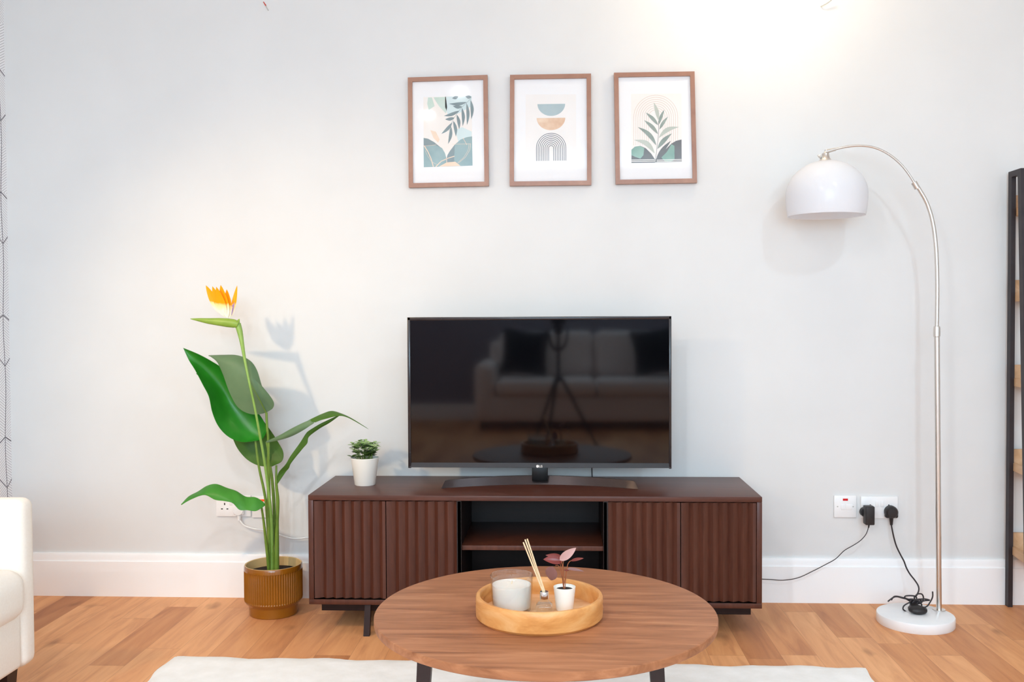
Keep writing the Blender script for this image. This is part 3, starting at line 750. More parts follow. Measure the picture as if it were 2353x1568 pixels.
for mi, w_, bd, a in ((5, .0105, -.04, [(0.3870, 1.8603), (0.3693, 1.9288)]), (2, .0088, .04, [(0.3888, 1.8439), (0.4096, 1.9000)]), (2, .0088, .04, [(0.3908, 1.8246), (0.4235, 1.8731)]), (2, .0098, -.04, [(0.3864, 1.8410), (0.3390, 1.8901)]),
                      (2, .0105, -.05, [(0.3858, 1.8069), (0.3324, 1.8611)]), (2, .0120, -.10, [(0.3792, 1.7639), (0.3077, 1.8353)]), (5, .0125, .14, [(0.3881, 1.7920), (0.4658, 1.8330)]), (2, .0125, .05, [(0.3828, 1.7505), (0.4382, 1.8091)]),
                      (3, .0110, .02, [(0.3792, 1.7148), (0.4347, 1.7810)]), (5, .0140, -.16, [(0.3730, 1.7328), (0.2937, 1.7858)])):
    PC.append((6, mi, blade(a[0], a[1], w_*1.35, bd)))
def xz(ps): return [(p[0], p[2]) for p in ps]
picture(xz([(-0.5783, -0.0220, 2.0373), (-0.2691, -0.0220, 2.0422), (-0.2663, -0.0220, 1.6157), (-0.5780, -0.0220, 1.6125)]), 'brown framed print of a leaf frond over teal hills, hung left above the television', PA, inkA)
picture(xz([(-0.1818, -0.0220, 2.0407), (0.1292, -0.0220, 2.0404), (0.1297, -0.0220, 1.6146), (-0.1855, -0.0220, 1.6148)]), 'brown framed print of two half discs over a striped arch, between two leaf prints', PB, inkB)
picture(xz([(0.2173, -0.0220, 2.0423), (0.5234, -0.0220, 2.0421), (0.5333, -0.0220, 1.6183), (0.2231, -0.0220, 1.6168)]), 'brown framed print of a tall leafy stem before thin arch lines, nearest the floor lamp', PC, inkC)

# ------------------------------------------------------------- big plant
pc = (-1.071, -.205, 0)
bop = thing('potted_bird_of_paradise', 'tall green plant with an orange flower in a ribbed amber pot beside the cabinet', 'plant', pc)
R = .107
rib = lambda a, h: (1-.028*abs(math.sin(a*36))) if .058 < h < .168 else 1
b = MB()
prof = [(.086, 0), (.089, .003), (.091, .034), (.093, .040), (.101, .046), (.106, .054), (.1065, .0585)]+[(.107, .060+.106*i/8) for i in range(9)]+[(.107, .1685), (.1065, .183), (.1045, .187), (.1015, .187)]
b.lathe(prof, pc, 576, cap1=False, rfun=rib)
bpot = b.build('pot', M['amber_glaze'], bop)
MB().lathe([(.1043, .1868), (.1030, .1878), (.1000, .186), (.0985, .150), (.0985, .120)], pc, 96, cap0=False, cap1=False).build('pot_lining', M['pot_inside'], bpot)
MB().lathe([(.0984, .154), (.05, .158), (.0001, .159)], pc, 64, cap0=False, cap1=False).build('soil', M['soil'], bop)
def big_leaf(st, top, under, th=.0012):
    g_ = leafgrid(st); i, j = len(g_)//2, len(g_[0])//2
    if ((g_[i][j+1]-g_[i][j-1]).cross(g_[i+1][j]-g_[i-1][j])).y > 0: g_ = [r[::-1] for r in g_]
    return MB().sheet(g_, 0, 1, th).build('leaf', [top, under], bop)
big_leaf([
    ((-1.3747, -0.2800, 0.9993), (-1.3747, -0.2800, 0.9993), (-1.3747, -0.2800, 0.9993)),
    ((-1.3541, -0.2800, 0.9545), (-1.3400, -0.2700, 0.9652), (-1.3197, -0.2800, 0.9768)),
    ((-1.3280, -0.2900, 0.9198), (-1.3105, -0.2500, 0.9305), (-1.2751, -0.2700, 0.9506)),
    ((-1.2958, -0.3000, 0.8662), (-1.2773, -0.2350, 0.8843), (-1.2302, -0.2600, 0.9180)),
    ((-1.2700, -0.3100, 0.8225), (-1.2486, -0.2250, 0.8349), (-1.1918, -0.2550, 0.8694)),
    ((-1.2578, -0.3100, 0.7654), (-1.2246, -0.2200, 0.7858), (-1.1615, -0.2500, 0.8207)),
    ((-1.2377, -0.3050, 0.7140), (-1.1922, -0.2200, 0.7370), (-1.1244, -0.2400, 0.7714)),
    ((-1.2047, -0.2950, 0.6747), (-1.1581, -0.2250, 0.6969), (-1.0954, -0.2350, 0.7305)),
    ((-1.1615, -0.2800, 0.6536), (-1.1239, -0.2300, 0.6683), (-1.0828, -0.2350, 0.6900)),
    ((-1.1144, -0.2500, 0.6547), (-1.1061, -0.2400, 0.6550), (-1.0963, -0.2400, 0.6583))], M['leaf'], M['leaf_under'])
big_leaf([
    ((-1.0834, -0.2620, 0.7574), (-1.0753, -0.2620, 0.7607), (-1.0671, -0.2620, 0.7639)),
    ((-1.1134, -0.2750, 0.7539), (-1.0840, -0.2800, 0.7864), (-1.0491, -0.2620, 0.7767)),
    ((-1.1472, -0.2850, 0.7645), (-1.0949, -0.3050, 0.8283), (-1.0426, -0.2720, 0.7984)),
    ((-1.1728, -0.2900, 0.7857), (-1.1105, -0.3150, 0.8670), (-1.0577, -0.2850, 0.8298)),
    ((-1.1916, -0.2950, 0.8212), (-1.1300, -0.3180, 0.8957), (-1.0784, -0.2900, 0.8557)),
    ((-1.2055, -0.3000, 0.8598), (-1.1547, -0.3150, 0.9208), (-1.0987, -0.2900, 0.9193)),
    ((-1.2195, -0.3000, 0.9011), (-1.1849, -0.3100, 0.9459), (-1.1273, -0.2850, 0.9541)),
    ((-1.2417, -0.2950, 0.9453), (-1.2156, -0.3000, 0.9598), (-1.1740, -0.2800, 0.9716)),
    ((-1.2661, -0.2850, 0.9640), (-1.2504, -0.2880, 0.9689), (-1.2291, -0.2750, 0.9731)),
    ((-1.2827, -0.2750, 0.9701), (-1.2827, -0.2750, 0.9701), (-1.2822, -0.2720, 0.9715))], M['leaf_under'], M['leaf'])
big_leaf([
    ((-1.0982, -0.1900, 0.5485), (-1.0850, -0.1900, 0.5469), (-1.0683, -0.1900, 0.5535)),
    ((-1.1347, -0.1900, 0.5549), (-1.1042, -0.1750, 0.5758), (-1.0412, -0.1800, 0.5685)),
    ((-1.1743, -0.1900, 0.5778), (-1.1286, -0.1650, 0.6156), (-1.0388, -0.1700, 0.5999)),
    ((-1.2087, -0.1900, 0.6188), (-1.1530, -0.1600, 0.6645), (-1.0582, -0.1650, 0.6355)),
    ((-1.2332, -0.1800, 0.6669), (-1.1842, -0.1550, 0.7136), (-1.0893, -0.1600, 0.6811)),
    ((-1.2543, -0.1750, 0.7240), (-1.2206, -0.1500, 0.7628), (-1.1271, -0.1550, 0.7302)),
    ((-1.2805, -0.1700, 0.7812), (-1.2620, -0.1500, 0.8126), (-1.1765, -0.1550, 0.8046)),
    ((-1.3182, -0.1700, 0.8473), (-1.3068, -0.1550, 0.8544), (-1.2579, -0.1600, 0.8630)),
    ((-1.3695, -0.1700, 0.8985), (-1.3697, -0.1650, 0.8998), (-1.3644, -0.1700, 0.9018))], M['leaf_olive'], M['leaf_under'])
big_leaf([
    ((-1.0754, -0.2600, 0.6544), (-1.0755, -0.2600, 0.6512), (-1.0739, -0.2600, 0.6480)),
    ((-1.0238, -0.2800, 0.6762), (-1.0192, -0.2850, 0.6689), (-1.0159, -0.2800, 0.6619)),
    ((-0.9804, -0.2900, 0.6998), (-0.9729, -0.3000, 0.6899), (-0.9694, -0.2900, 0.6775)),
    ((-0.9373, -0.3000, 0.7216), (-0.9280, -0.3050, 0.7127), (-0.9215, -0.3000, 0.7026)),
    ((-0.9020, -0.3000, 0.7375), (-0.8924, -0.3000, 0.7328), (-0.8835, -0.3100, 0.7275))], M['leaf_under'], M['leaf_olive'])
big_leaf([
    ((-0.9068, -0.3000, 0.7359), (-0.8954, -0.3010, 0.7313), (-0.8800, -0.3110, 0.7292)),
    ((-0.8820, -0.2900, 0.7476), (-0.8700, -0.3000, 0.7423), (-0.8595, -0.3100, 0.7370)),
    ((-0.8588, -0.2800, 0.7577), (-0.8459, -0.3000, 0.7502), (-0.8356, -0.3100, 0.7433)),
    ((-0.8266, -0.2800, 0.7672), (-0.8135, -0.2950, 0.7592), (-0.8049, -0.3050, 0.7507)),
    ((-0.7898, -0.2800, 0.7577), (-0.7828, -0.2900, 0.7539), (-0.7785, -0.2950, 0.7497)),
    ((-0.7499, -0.2800, 0.7386), (-0.7457, -0.2850, 0.7360), (-0.7441, -0.2850, 0.7328)),
    ((-0.6927, -0.2800, 0.7021), (-0.6927, -0.2800, 0.7021), (-0.6911, -0.2800, 0.7005))], M['leaf_olive'], M['leaf_under'])
big_leaf([
    ((-1.0487, -0.2300, 0.4948), (-1.0471, -0.2300, 0.4915), (-1.0455, -0.2300, 0.4883)),
    ((-1.0372, -0.2400, 0.5338), (-1.0256, -0.2350, 0.5314), (-1.0125, -0.2350, 0.5347)),
    ((-1.0078, -0.2500, 0.5662), (-1.0028, -0.2450, 0.5589), (-0.9978, -0.2400, 0.5517)),
    ((-0.9865, -0.2550, 0.5992), (-0.9850, -0.2550, 0.5863), (-0.9849, -0.2500, 0.5743)),
    ((-0.9476, -0.2650, 0.6504), (-0.9458, -0.2600, 0.6369), (-0.9424, -0.2550, 0.6250)),
    ((-0.9265, -0.2700, 0.6815), (-0.9248, -0.2650, 0.6633), (-0.9230, -0.2600, 0.6466)),
    ((-0.9121, -0.2750, 0.6949), (-0.9136, -0.2700, 0.6831), (-0.9150, -0.2650, 0.6713)),
    ((-0.8736, -0.2800, 0.7179), (-0.8737, -0.2800, 0.7099), (-0.8763, -0.2700, 0.7008)),
    ((-0.8369, -0.2850, 0.7359), (-0.8354, -0.2850, 0.7296), (-0.8350, -0.2800, 0.7243)),
    ((-0.7939, -0.2900, 0.7555), (-0.7940, -0.2900, 0.7539), (-0.7940, -0.2900, 0.7524))], M['leaf_olive'], M['leaf_under'])
big_leaf([
    ((-1.0783, -0.2800, 0.4264), (-1.0767, -0.2800, 0.4232), (-1.0767, -0.2800, 0.4199)),
    ((-1.0895, -0.2850, 0.4401), (-1.0833, -0.2900, 0.4251), (-1.0802, -0.2950, 0.4165)),
    ((-1.1120, -0.2900, 0.4522), (-1.1026, -0.3050, 0.4311), (-1.0997, -0.3150, 0.4061)),
    ((-1.1443, -0.2900, 0.4536), (-1.1363, -0.3100, 0.4351), (-1.1285, -0.3250, 0.4111)),
    ((-1.1797, -0.2900, 0.4743), (-1.1633, -0.3150, 0.4566), (-1.1556, -0.3300, 0.4136)),
    ((-1.2136, -0.2900, 0.4853), (-1.1953, -0.3200, 0.4654), (-1.1776, -0.3350, 0.4382)),
    ((-1.2539, -0.2900, 0.4996), (-1.2319, -0.3250, 0.4757), (-1.2095, -0.3350, 0.4460)),
    ((-1.2862, -0.2950, 0.4939), (-1.2624, -0.3250, 0.4787), (-1.2430, -0.3350, 0.4506)),
    ((-1.3186, -0.3000, 0.4739), (-1.2978, -0.3250, 0.4706), (-1.2831, -0.3300, 0.4669)),
    ((-1.3505, -0.3100, 0.4565), (-1.3399, -0.3250, 0.4530), (-1.3315, -0.3300, 0.4508)),
    ((-1.3724, -0.3250, 0.4306), (-1.3704, -0.3300, 0.4316), (-1.3688, -0.3300, 0.4300))], M['leaf_mid'], M['leaf_under'])
# midrib and stems
MB().tube([(-1.0734, -0.2680, 0.7612), (-1.0830, -0.2930, 0.7987), (-1.0970, -0.3180, 0.8420), (-1.1191, -0.3270, 0.8836)], [.0022, .0018, .0012, .0006], 8).build('midrib', M['stem'], bop)
base_y = -.205
def stalk(pts, r, m=M['stem']):
    MB().tube(pts, r, 10).build('stem', m, bop)
stalk([(-1.1225, -0.2400, 0.6517), (-1.1105, -0.2400, 0.5562), (-1.0966, -0.2300, 0.4702), (-1.0890, -0.2250, 0.4042), (-1.0852, -0.2150, 0.2795), (-1.0831, -0.2050, 0.1491)], [0.0043, 0.0047, 0.0050, 0.0053, 0.0059, 0.0070])
stalk([(-1.0736, -0.2620, 0.7607), (-1.0711, -0.2620, 0.7013), (-1.0690, -0.2550, 0.6409), (-1.0768, -0.2400, 0.4948), (-1.0798, -0.2250, 0.3472), (-1.0864, -0.2050, 0.1490)], [0.0047, 0.0047, 0.0050, 0.0053, 0.0059, 0.0070])
stalk([(-1.0802, -0.2000, 0.5517), (-1.0741, -0.2000, 0.5059), (-1.0684, -0.2000, 0.4239), (-1.0676, -0.2000, 0.3419), (-1.0736, -0.2000, 0.2432), (-1.0763, -0.2000, 0.1478)], [0.0047, 0.0056, 0.0065, 0.0053, 0.0053, 0.0053])
stalk([(-1.0480, -0.2300, 0.5597), (-1.0488, -0.2300, 0.4915), (-1.0460, -0.2250, 0.4288), (-1.0500, -0.2200, 0.3462), (-1.0555, -0.2100, 0.2622), (-1.0583, -0.2050, 0.1493)], [0.0037, 0.0050, 0.0068, 0.0063, 0.0089, 0.0100])
stalk([(-1.0898, -0.2800, 0.4135), (-1.0870, -0.2650, 0.3557), (-1.0874, -0.2400, 0.2772), (-1.0862, -0.2200, 0.1989), (-1.0881, -0.2050, 0.1490)], [0.0037, 0.0047, 0.0056, 0.0062, 0.0070])
stalk([(-1.0770, -0.2550, 0.6505), (-1.0709, -0.2500, 0.6031), (-1.0715, -0.2450, 0.5458), (-1.0740, -0.2350, 0.4468), (-1.0714, -0.2200, 0.3461), (-1.0730, -0.2000, 0.1478)], [0.0031, 0.0037, 0.0047, 0.0053, 0.0059, 0.0070])
stalk([(-1.1676, -0.2900, 1.0863), (-1.1582, -0.2950, 1.0593), (-1.1473, -0.3050, 1.0183), (-1.1285, -0.3300, 0.9530), (-1.1086, -0.3450, 0.8754), (-1.0938, -0.3350, 0.7883), (-1.0837, -0.3100, 0.6830), (-1.0765, -0.2900, 0.6009), (-1.0723, -0.2650, 0.5088), (-1.0682, -0.2350, 0.3737), (-1.0739, -0.2100, 0.2456), (-1.0781, -0.2050, 0.1491)],
      [0.0122, 0.0108, 0.0078, 0.0052, 0.0043, 0.0043, 0.0047, 0.0050, 0.0053, 0.0059, 0.0065, 0.0050], M['stem_pale'])
# flower head
fl = MB()
def spathe():
    P0 = [(-1.3395, -0.3000, 1.1061), (-1.3105, -0.3000, 1.1028), (-1.2735, -0.3000, 1.0979), (-1.2349, -0.3000, 1.0946), (-1.2027, -0.3000, 1.0913), (-1.1770, -0.3000, 1.0880), (-1.1626, -0.3000, 1.0832)]
    hw = [.0005, .0058, .0105, .0142, .0162, .0158, .0100]
    return MB().tube(P0, hw, 14, flat=.7).build('flower', M['spathe'], bop)
flower = spathe()
MB().tube([(-1.1760, -0.2940, 1.0752), (-1.1678, -0.2940, 1.0879), (-1.1596, -0.2940, 1.1053)], [.0118, .0105, .0006], 12, flat=.8).build('collar', M['spathe'], flower)
def petal(bp, tp, wd, dy=0):
    rows = oval_leaf(bp, tp, wd, (0, -1, 0), .25, 0, 12, 5)
    MB().sheet(rows, thick=.0008).build('petal', M['petal'], flower)['label'] = 'orange petal with cream base'
for a, c, wd in (((-1.2243, -0.2970, 1.1230), (-1.2780, -0.3050, 1.2276), .030), ((-1.2153, -0.3000, 1.1151), (-1.2466, -0.3250, 1.2236), .030), ((-1.2103, -0.2960, 1.1119), (-1.2286, -0.3350, 1.2216), .032),
                 ((-1.2016, -0.2980, 1.1087), (-1.2180, -0.3200, 1.2283), .032), ((-1.1962, -0.2950, 1.1086), (-1.2028, -0.3000, 1.2130), .028), ((-1.1899, -0.2900, 1.1102), (-1.1709, -0.2800, 1.2277), .017)):
    petal(a, c, wd)
MB().tube([(-1.1863, -0.3000, 1.1197), (-1.1812, -0.3000, 1.1418), (-1.1745, -0.3000, 1.1655)], [.0008, .0018, .0005], 8).build('tongue', M['purple'], flower)['label'] = 'purple tongue'
MB().tube([(-1.1891, -0.3000, 1.1513), (-1.1811, -0.3000, 1.1528), (-1.1761, -0.3000, 1.1623)], [.0004, .0014, .0005], 8).build('tongue', M['purple'], flower)['label'] = 'purple tongue'

# --------------------------------------------------------- small white pot
sp_ = (-.7165, -.228, .489)
smp = thing('small_potted_plant', 'small pale green leafy plant in a white pot at the left end of the cabinet', 'plant', sp_)
b = MB(); b.lathe([(.0001, 0), (.0365, 0), (.038, .002), (.0515, .098), (.0525, .100), (.0520, .1015), (.0505, .101), (.0485, .09), (.0001, .089)], sp_, 64, cap0=False, cap1=False)
b.build('pot', M['white_ceramic'], smp)
MB().lathe([(.0487, .0895), (.02, .092), (.0001, .092)], sp_, 40, cap0=False, cap1=False).build('soil', M['soil'], smp)
rnd = random.Random(11)
stems, lv = MB(), MB()
for k in range(26):
    a = 2*PI*k/26*3.3+rnd.uniform(-.3, .3); low = k > 15
    r0 = rnd.uniform(.004, .03); r1 = rnd.uniform(.03, .056) if not low else rnd.uniform(.02, .05)
    h = rnd.uniform(.038, .068) if not low else rnd.uniform(.014, .032)
    if k < 5: r1 = rnd.uniform(.008, .024); h = rnd.uniform(.05, .072)
    p0 = Vector((sp_[0]+r0*math.cos(a), sp_[1]+r0*math.sin(a), .489+.091)); p2 = Vector((sp_[0]+r1*math.cos(a), sp_[1]+r1*math.sin(a), .489+.091+h))
    p1 = (p0+p2)/2+Vector((0, 0, .006))
    stems.tube([p0, p1, p2], [.0012, .001, .0007], 6, samples=3)
    for q in range(7):
        aa = a+q*2.4+rnd.uniform(-.3, .3); up = rnd.uniform(.1, .8); ln = rnd.uniform(.018, .030)
        o = p1.lerp(p2, .35+.65*q/6)
        e = o+Vector((math.cos(aa)*ln, math.sin(aa)*ln, ln*up*.6))
        lv.sheet(oval_leaf(o, e, ln*.74, (0, 0, 1), .2, .1, 6, 3), mi=1 if (low or q < 2) else 0, thick=.0005)
stems.build('stems', M['stem'], smp)
lv.build('foliage', [M['sprig'], M['sprig_dark']], smp)

# -------------------------------------------------------------- floor lamp
lc = (1.278, -.25, 0)
lamp = thing('arc_floor_lamp', 'tall steel arc floor lamp with a white dome shade and round white base', 'lamp', lc)
b = MB(); b.lathe([(.130, 0), (.132, .003), (.132, .031), (.1305, .034), (.127, .0355)], lc, 96); b.build('base', M['marble'], lamp)
px_, py_ = 1.3795, -.203
MB().lathe([(.022, .0356), (.022, .0375), (.012, .038)], (px_, py_, 0), 32).build('pole_flange', M['steel'], lamp)
MB().tube([(px_, py_, .037), (1.367, -.2, 1.035)], .0095, 20).build('lower_pole', M['steel'], lamp)
MB().lathe([(.0095, 1.028), (.012, 1.030), (.012, 1.058), (.0105, 1.066), (.0075, 1.068)], (1.3665, -.2, 0), 24).build('collar', M['steel'], lamp)
MB().tube([(1.3665, -0.2000, 1.0637), (1.3674, -0.2000, 1.1768), (1.3660, -0.2000, 1.2709), (1.3608, -0.2000, 1.3650), (1.3496, -0.2000, 1.4434), (1.3308, -0.2000, 1.5061), (1.3090, -0.2000, 1.5486), (1.2873, -0.2000, 1.5816)], .0072, 16).build('upper_pole', M['steel'], lamp)
MB().tube([(1.2951, -0.2000, 1.5643), (1.2826, -0.2000, 1.5864)], .0105, 16).build('joint_collar', M['steel'], lamp)
MB().tube([(1.2873, -0.2000, 1.5785), (1.2671, -0.2000, 1.6115), (1.2423, -0.2000, 1.6447), (1.2144, -0.2000, 1.6716), (1.1835, -0.2000, 1.6938), (1.1494, -0.2000, 1.7099), (1.1154, -0.2000, 1.7182), (1.0814, -0.2000, 1.7202), (1.0474, -0.2000, 1.7175), (1.0164, -0.2000, 1.7117), (0.9948, -0.2000, 1.7057)], .0042, 12).build('arm', M['steel'], lamp)
MB().tube([(1.0040, -0.2000, 1.7087), (0.9700, -0.2000, 1.7005)], [.0058, .0078], 14).build('arm_end_sleeve', M['steel'], lamp)
shc = (0.9735, -0.2000, 1.5569); sx_, sz_ = .974, 1.5440
MB().lathe([(.004, .157), (.008, .152), (.0125, .1495), (.0135, .143), (.0165, .132), (.026, .1215), (.037, .1165), (.036, .114), (.0005, .114)], (sx_-.006, -.2, sz_), 40).build('shade_cap', M['steel'], lamp)
MB().tube([(sx_-.029, -.2, sz_+.137), (sx_-.024, -.2, sz_+.141)], [.008, .007], 12).build('cap_knob', M['steel'], lamp)
MB().tube([(sx_-.004, -.2, sz_+.15), (sx_-.003, -.2, sz_+.163)], .0055, 12).build('hanging_joint', M['steel'], lamp)
po, pi_ = [], []
for i in range(25):
    a = math.radians(88-i*88/24)
    po.append((.1425*math.cos(a)+.0005, .1250*math.sin(a)))
for i in range(1, 9):
    t_ = i/8; po.append((.1430-.0075*t_*t_, -.076*t_))
pi_ = [(r*.978, h*.978-.0005) for r, h in reversed(po)]
b = MB(); b.lathe(po+pi_, (sx_-.002, -.2, sz_), 96, cap0=False, cap1=False); shd = b.build('shade', M['shade'], lamp)
MB().lathe([(.014, .112), (.016, .09), (.016, .065), (.026, .05), (.030, .03), (.026, .008), (.012, -.004), (.0005, -.006)], (sx_-.002, -.2, sz_), 24, cap0=True, cap1=False).build('bulb', M['white_ceramic'], shd)

# lamp flex with plug and foot switch
cord = thing('lamp_flex', 'black flex from the right socket to a foot switch on the lamp base', 'cord', (1.2633, -0.0300, 0.3436))
b = MB(); q = (1.2694, -0.0120, 0.3550)
b.lathe([(.024, -.010), (.024, -.026), (.0225, -.034), (.018, -.040), (.0005, -.041)], (q[0], 0, q[2]), 40, cap0=True, cap1=False, axis='y')
b.box(q[0]-.0235, q[0]+.0235, -.034, -.010, q[2]-.022, q[2]-.002, bev=.006, seg=3)
b.tube([(q[0], -.022, q[2]-.018), (q[0]+.0005, -.022, q[2]-.05)], [.0085, .005], 12)
b.build('plug', M['black_plastic'], cord)
b = MB()
b.tube([(q[0]+.0005, -.022, q[2]-.046)]+[(1.2685, -0.0300, 0.2986), (1.2768, -0.0300, 0.2586), (1.2850, -0.0350, 0.2264), (1.2981, -0.0400, 0.1961), (1.3077, -0.0500, 0.1737), (1.3140, -0.0600, 0.1498), (1.3198, -0.0800, 0.1320), (1.3303, -0.1000, 0.1146), (1.3321, -0.1300, 0.1017), (1.3226, -0.1600, 0.0923), (1.3038, -0.1900, 0.0832), (1.2924, -0.2000, 0.0796), (1.2935, -0.2100, 0.0682)], .0028, 8)
b.build('cable', M['cable_black'], cord)
b = MB()
b.tube([(1.2888, -0.2100, 0.0809), (1.2995, -0.2100, 0.0937), (1.3150, -0.2100, 0.0939), (1.3213, -0.2100, 0.0812), (1.3167, -0.2100, 0.0685), (1.2966, -0.2100, 0.0651), (1.2780, -0.2100, 0.0665), (1.2562, -0.2100, 0.0790), (1.2592, -0.2100, 0.0870), (1.2872, -0.2100, 0.0873), (1.2965, -0.2100, 0.0810), (1.2966, -0.2100, 0.0619)], .0026, 8)
b.tube([(1.2948, -0.2150, 0.0634), (1.3241, -0.2150, 0.0716), (1.3412, -0.2150, 0.0734), (1.3195, -0.2150, 0.0779), (1.2854, -0.2150, 0.0744), (1.2513, -0.2150, 0.0789), (1.2265, -0.2150, 0.0850), (1.2110, -0.2150, 0.0816), (1.1924, -0.2150, 0.0671)], .0027, 8)
b.tube([(1.2065, -0.2100, 0.0706), (1.2189, -0.2100, 0.0850), (1.2484, -0.2100, 0.0805), (1.2795, -0.2100, 0.0713), (1.3059, -0.2100, 0.0668), (1.3028, -0.2100, 0.0588)], .0026, 8)
b.tube([(1.2664, -0.2250, 0.0677), (1.2479, -0.2250, 0.0564), (1.2433, -0.2250, 0.0437), (1.2542, -0.2250, 0.0342), (1.2666, -0.2250, 0.0312)], .0026, 8)
b.tube([(1.3004, -0.2250, 0.0664), (1.3097, -0.2250, 0.0602), (1.3051, -0.2250, 0.0506), (1.2943, -0.2250, 0.0505)], .0026, 8)
b.tube([(1.3187, -0.2300, 0.0396), (1.3234, -0.2300, 0.0333), (1.3172, -0.2300, 0.0317)], .0024, 8)
b.tube([(1.3184, -0.2100, 0.0446), (1.3339, -0.2100, 0.0495), (1.3462, -0.2100, 0.0671), (1.3538, -0.2100, 0.0847), (1.3537, -0.2100, 0.1038)], .0026, 8)
b.tube([(1.2703, -0.2140, 0.0676), (1.2811, -0.2140, 0.0757), (1.2936, -0.2140, 0.0710), (1.3044, -0.2140, 0.0759), (1.3137, -0.2140, 0.0664), (1.2983, -0.2140, 0.0599), (1.2812, -0.2140, 0.0629), (1.2920, -0.2140, 0.0726), (1.3060, -0.2140, 0.0664)], .0034, 8)
b.build('tangled_cable', M['cable_black'], cord)
# foot switch: a flattened pear shape
fq = (1.2848, -0.2383, 0.0450)
b = MB()
b.tube([(fq[0]-.001, fq[1]+.050, .068), (fq[0], fq[1]+.034, .062), (fq[0], fq[1]+.020, .055), (fq[0], fq[1]+.006, .0505), (fq[0]+.001, fq[1]-.014, .0495), (fq[0]+.001, fq[1]-.030, .0475), (fq[0]+.001, fq[1]-.038, .046)], [.010, .0115, .016, .028, .034, .027, .010], 28, flatn=.44)
sw = b.build('foot_switch', M['black_plastic'], cord)

# thin cable with box adapter
ada = thing('power_adapter', 'black box adapter in the left outlet with a thin cable to the cabinet', 'adapter', (1.1882, -0.0300, 0.3516))
a_ = (1.1768, -0.0300, 0.3498)
b = MB()
b.box(a_[0]-.017, a_[0]+.017, -.066, -.030, a_[2]-.037, a_[2]+.034, bev=.004, seg=3)
b.lathe([(.018, -.0098), (.018, -.031)], (a_[0]-.006, 0, a_[2]+.004), 24, axis='y')
b.tube([(a_[0]+.001, -.048, a_[2]-.034), (a_[0]-.001, -.048, a_[2]-.050)], [.004, .0025], 10)
b.build('adapter_body', M['black_plastic'], ada)
MB().tube([(a_[0]-.001, -.048, a_[2]-.048)]+[(1.1675, -0.0450, 0.2747), (1.1480, -0.0450, 0.2512), (1.1220, -0.0450, 0.2327), (1.0876, -0.0400, 0.2096), (1.0564, -0.0350, 0.1763), (1.0188, -0.0350, 0.1543), (0.9712, -0.0350, 0.1288), (0.9170, -0.0350, 0.1031), (0.8594, -0.0350, 0.0926), (0.8016, -0.0350, 0.0954), (0.7622, -0.0260, 0.0943)], .0016, 8).build('cable', M['cable_black'], ada)

# ---------------------------------------------------------- wall sockets
def plate(mb, x0, x1, z0, z1, th=.0095, r=.004):
    mb.box(x0, x1, -th, 0, z0, z1, bev=.003, seg=2)
def spur(label, x0, z0, neon, grp):
    r = thing('fused_spur_switch', label, 'wall switch', (x0+.0425, 0, z0))
    b = MB(); plate(b, x0, x0+.085, z0, z0+.085); fp = b.build('faceplate', M['white_plastic'], r)
    MB().box(x0+.033, x0+.052, -.0108, -.009, z0+.0655, z0+.0735).build('neon_indicator', neon, fp)['label'] = 'red neon light'
    MB().box(x0+.045, x0+.069, -.0115, -.009, z0+.030, z0+.052, bev=.001).build('fuse_carrier', M['white_plastic'], fp)
    b = MB(); b.box(x0+.026, x0+.042, -.0120, -.009, z0+.030, z0+.052, bev=.0015); b.build('rocker_switch', M['white_plastic'], fp)
    for sx in (.013, .072):
        MB().lathe([(.0028, -.0097), (.0028, -.0099)], (x0+sx, 0, z0+.0425), 14, axis='y').build('screw', M['grey_wire'], fp)
spur('white fused switch with a dark red light, left of the double socket holding black plugs', 1.0575, .330, M['neon'], None)
spur('white fused switch with an orange red light behind the plant stems', -1.2145, .317, M['neon_lit'], None)
def double_socket(label, x0, z0):
    r = thing('double_wall_socket', label, 'socket', (x0+.073, 0, z0))
    b = MB(); plate(b, x0, x0+.140, z0, z0+.085); fp = b.build('faceplate', M['white_plastic'], r)
    for k, cx in enumerate((x0+.035, x0+.105)):
        b = MB()
        b.box(cx-.0022, cx+.0022, -.0100, -.0094, z0+.046, z0+.0545)
        for s_ in (-1, 1): b.box(cx+s_*.011-.0036, cx+s_*.011+.0036, -.0100, -.0094, z0+.0285, z0+.0325)
        b.build('pin_slots', M['dark_slot'], fp)
        sxx = x0+.060 if k == 0 else x0+.080
        MB().box(sxx-.006, sxx+.006, -.0125, -.009, z0+.046, z0+.068, bev=.0012).build('rocker_switch', M['white_plastic'], fp)
double_socket('white double socket with two black plugs, left of the floor lamp', 1.1590, .327)
double_socket('white double socket with one white plug, half hidden by a low leaf', -1.3585, .321)
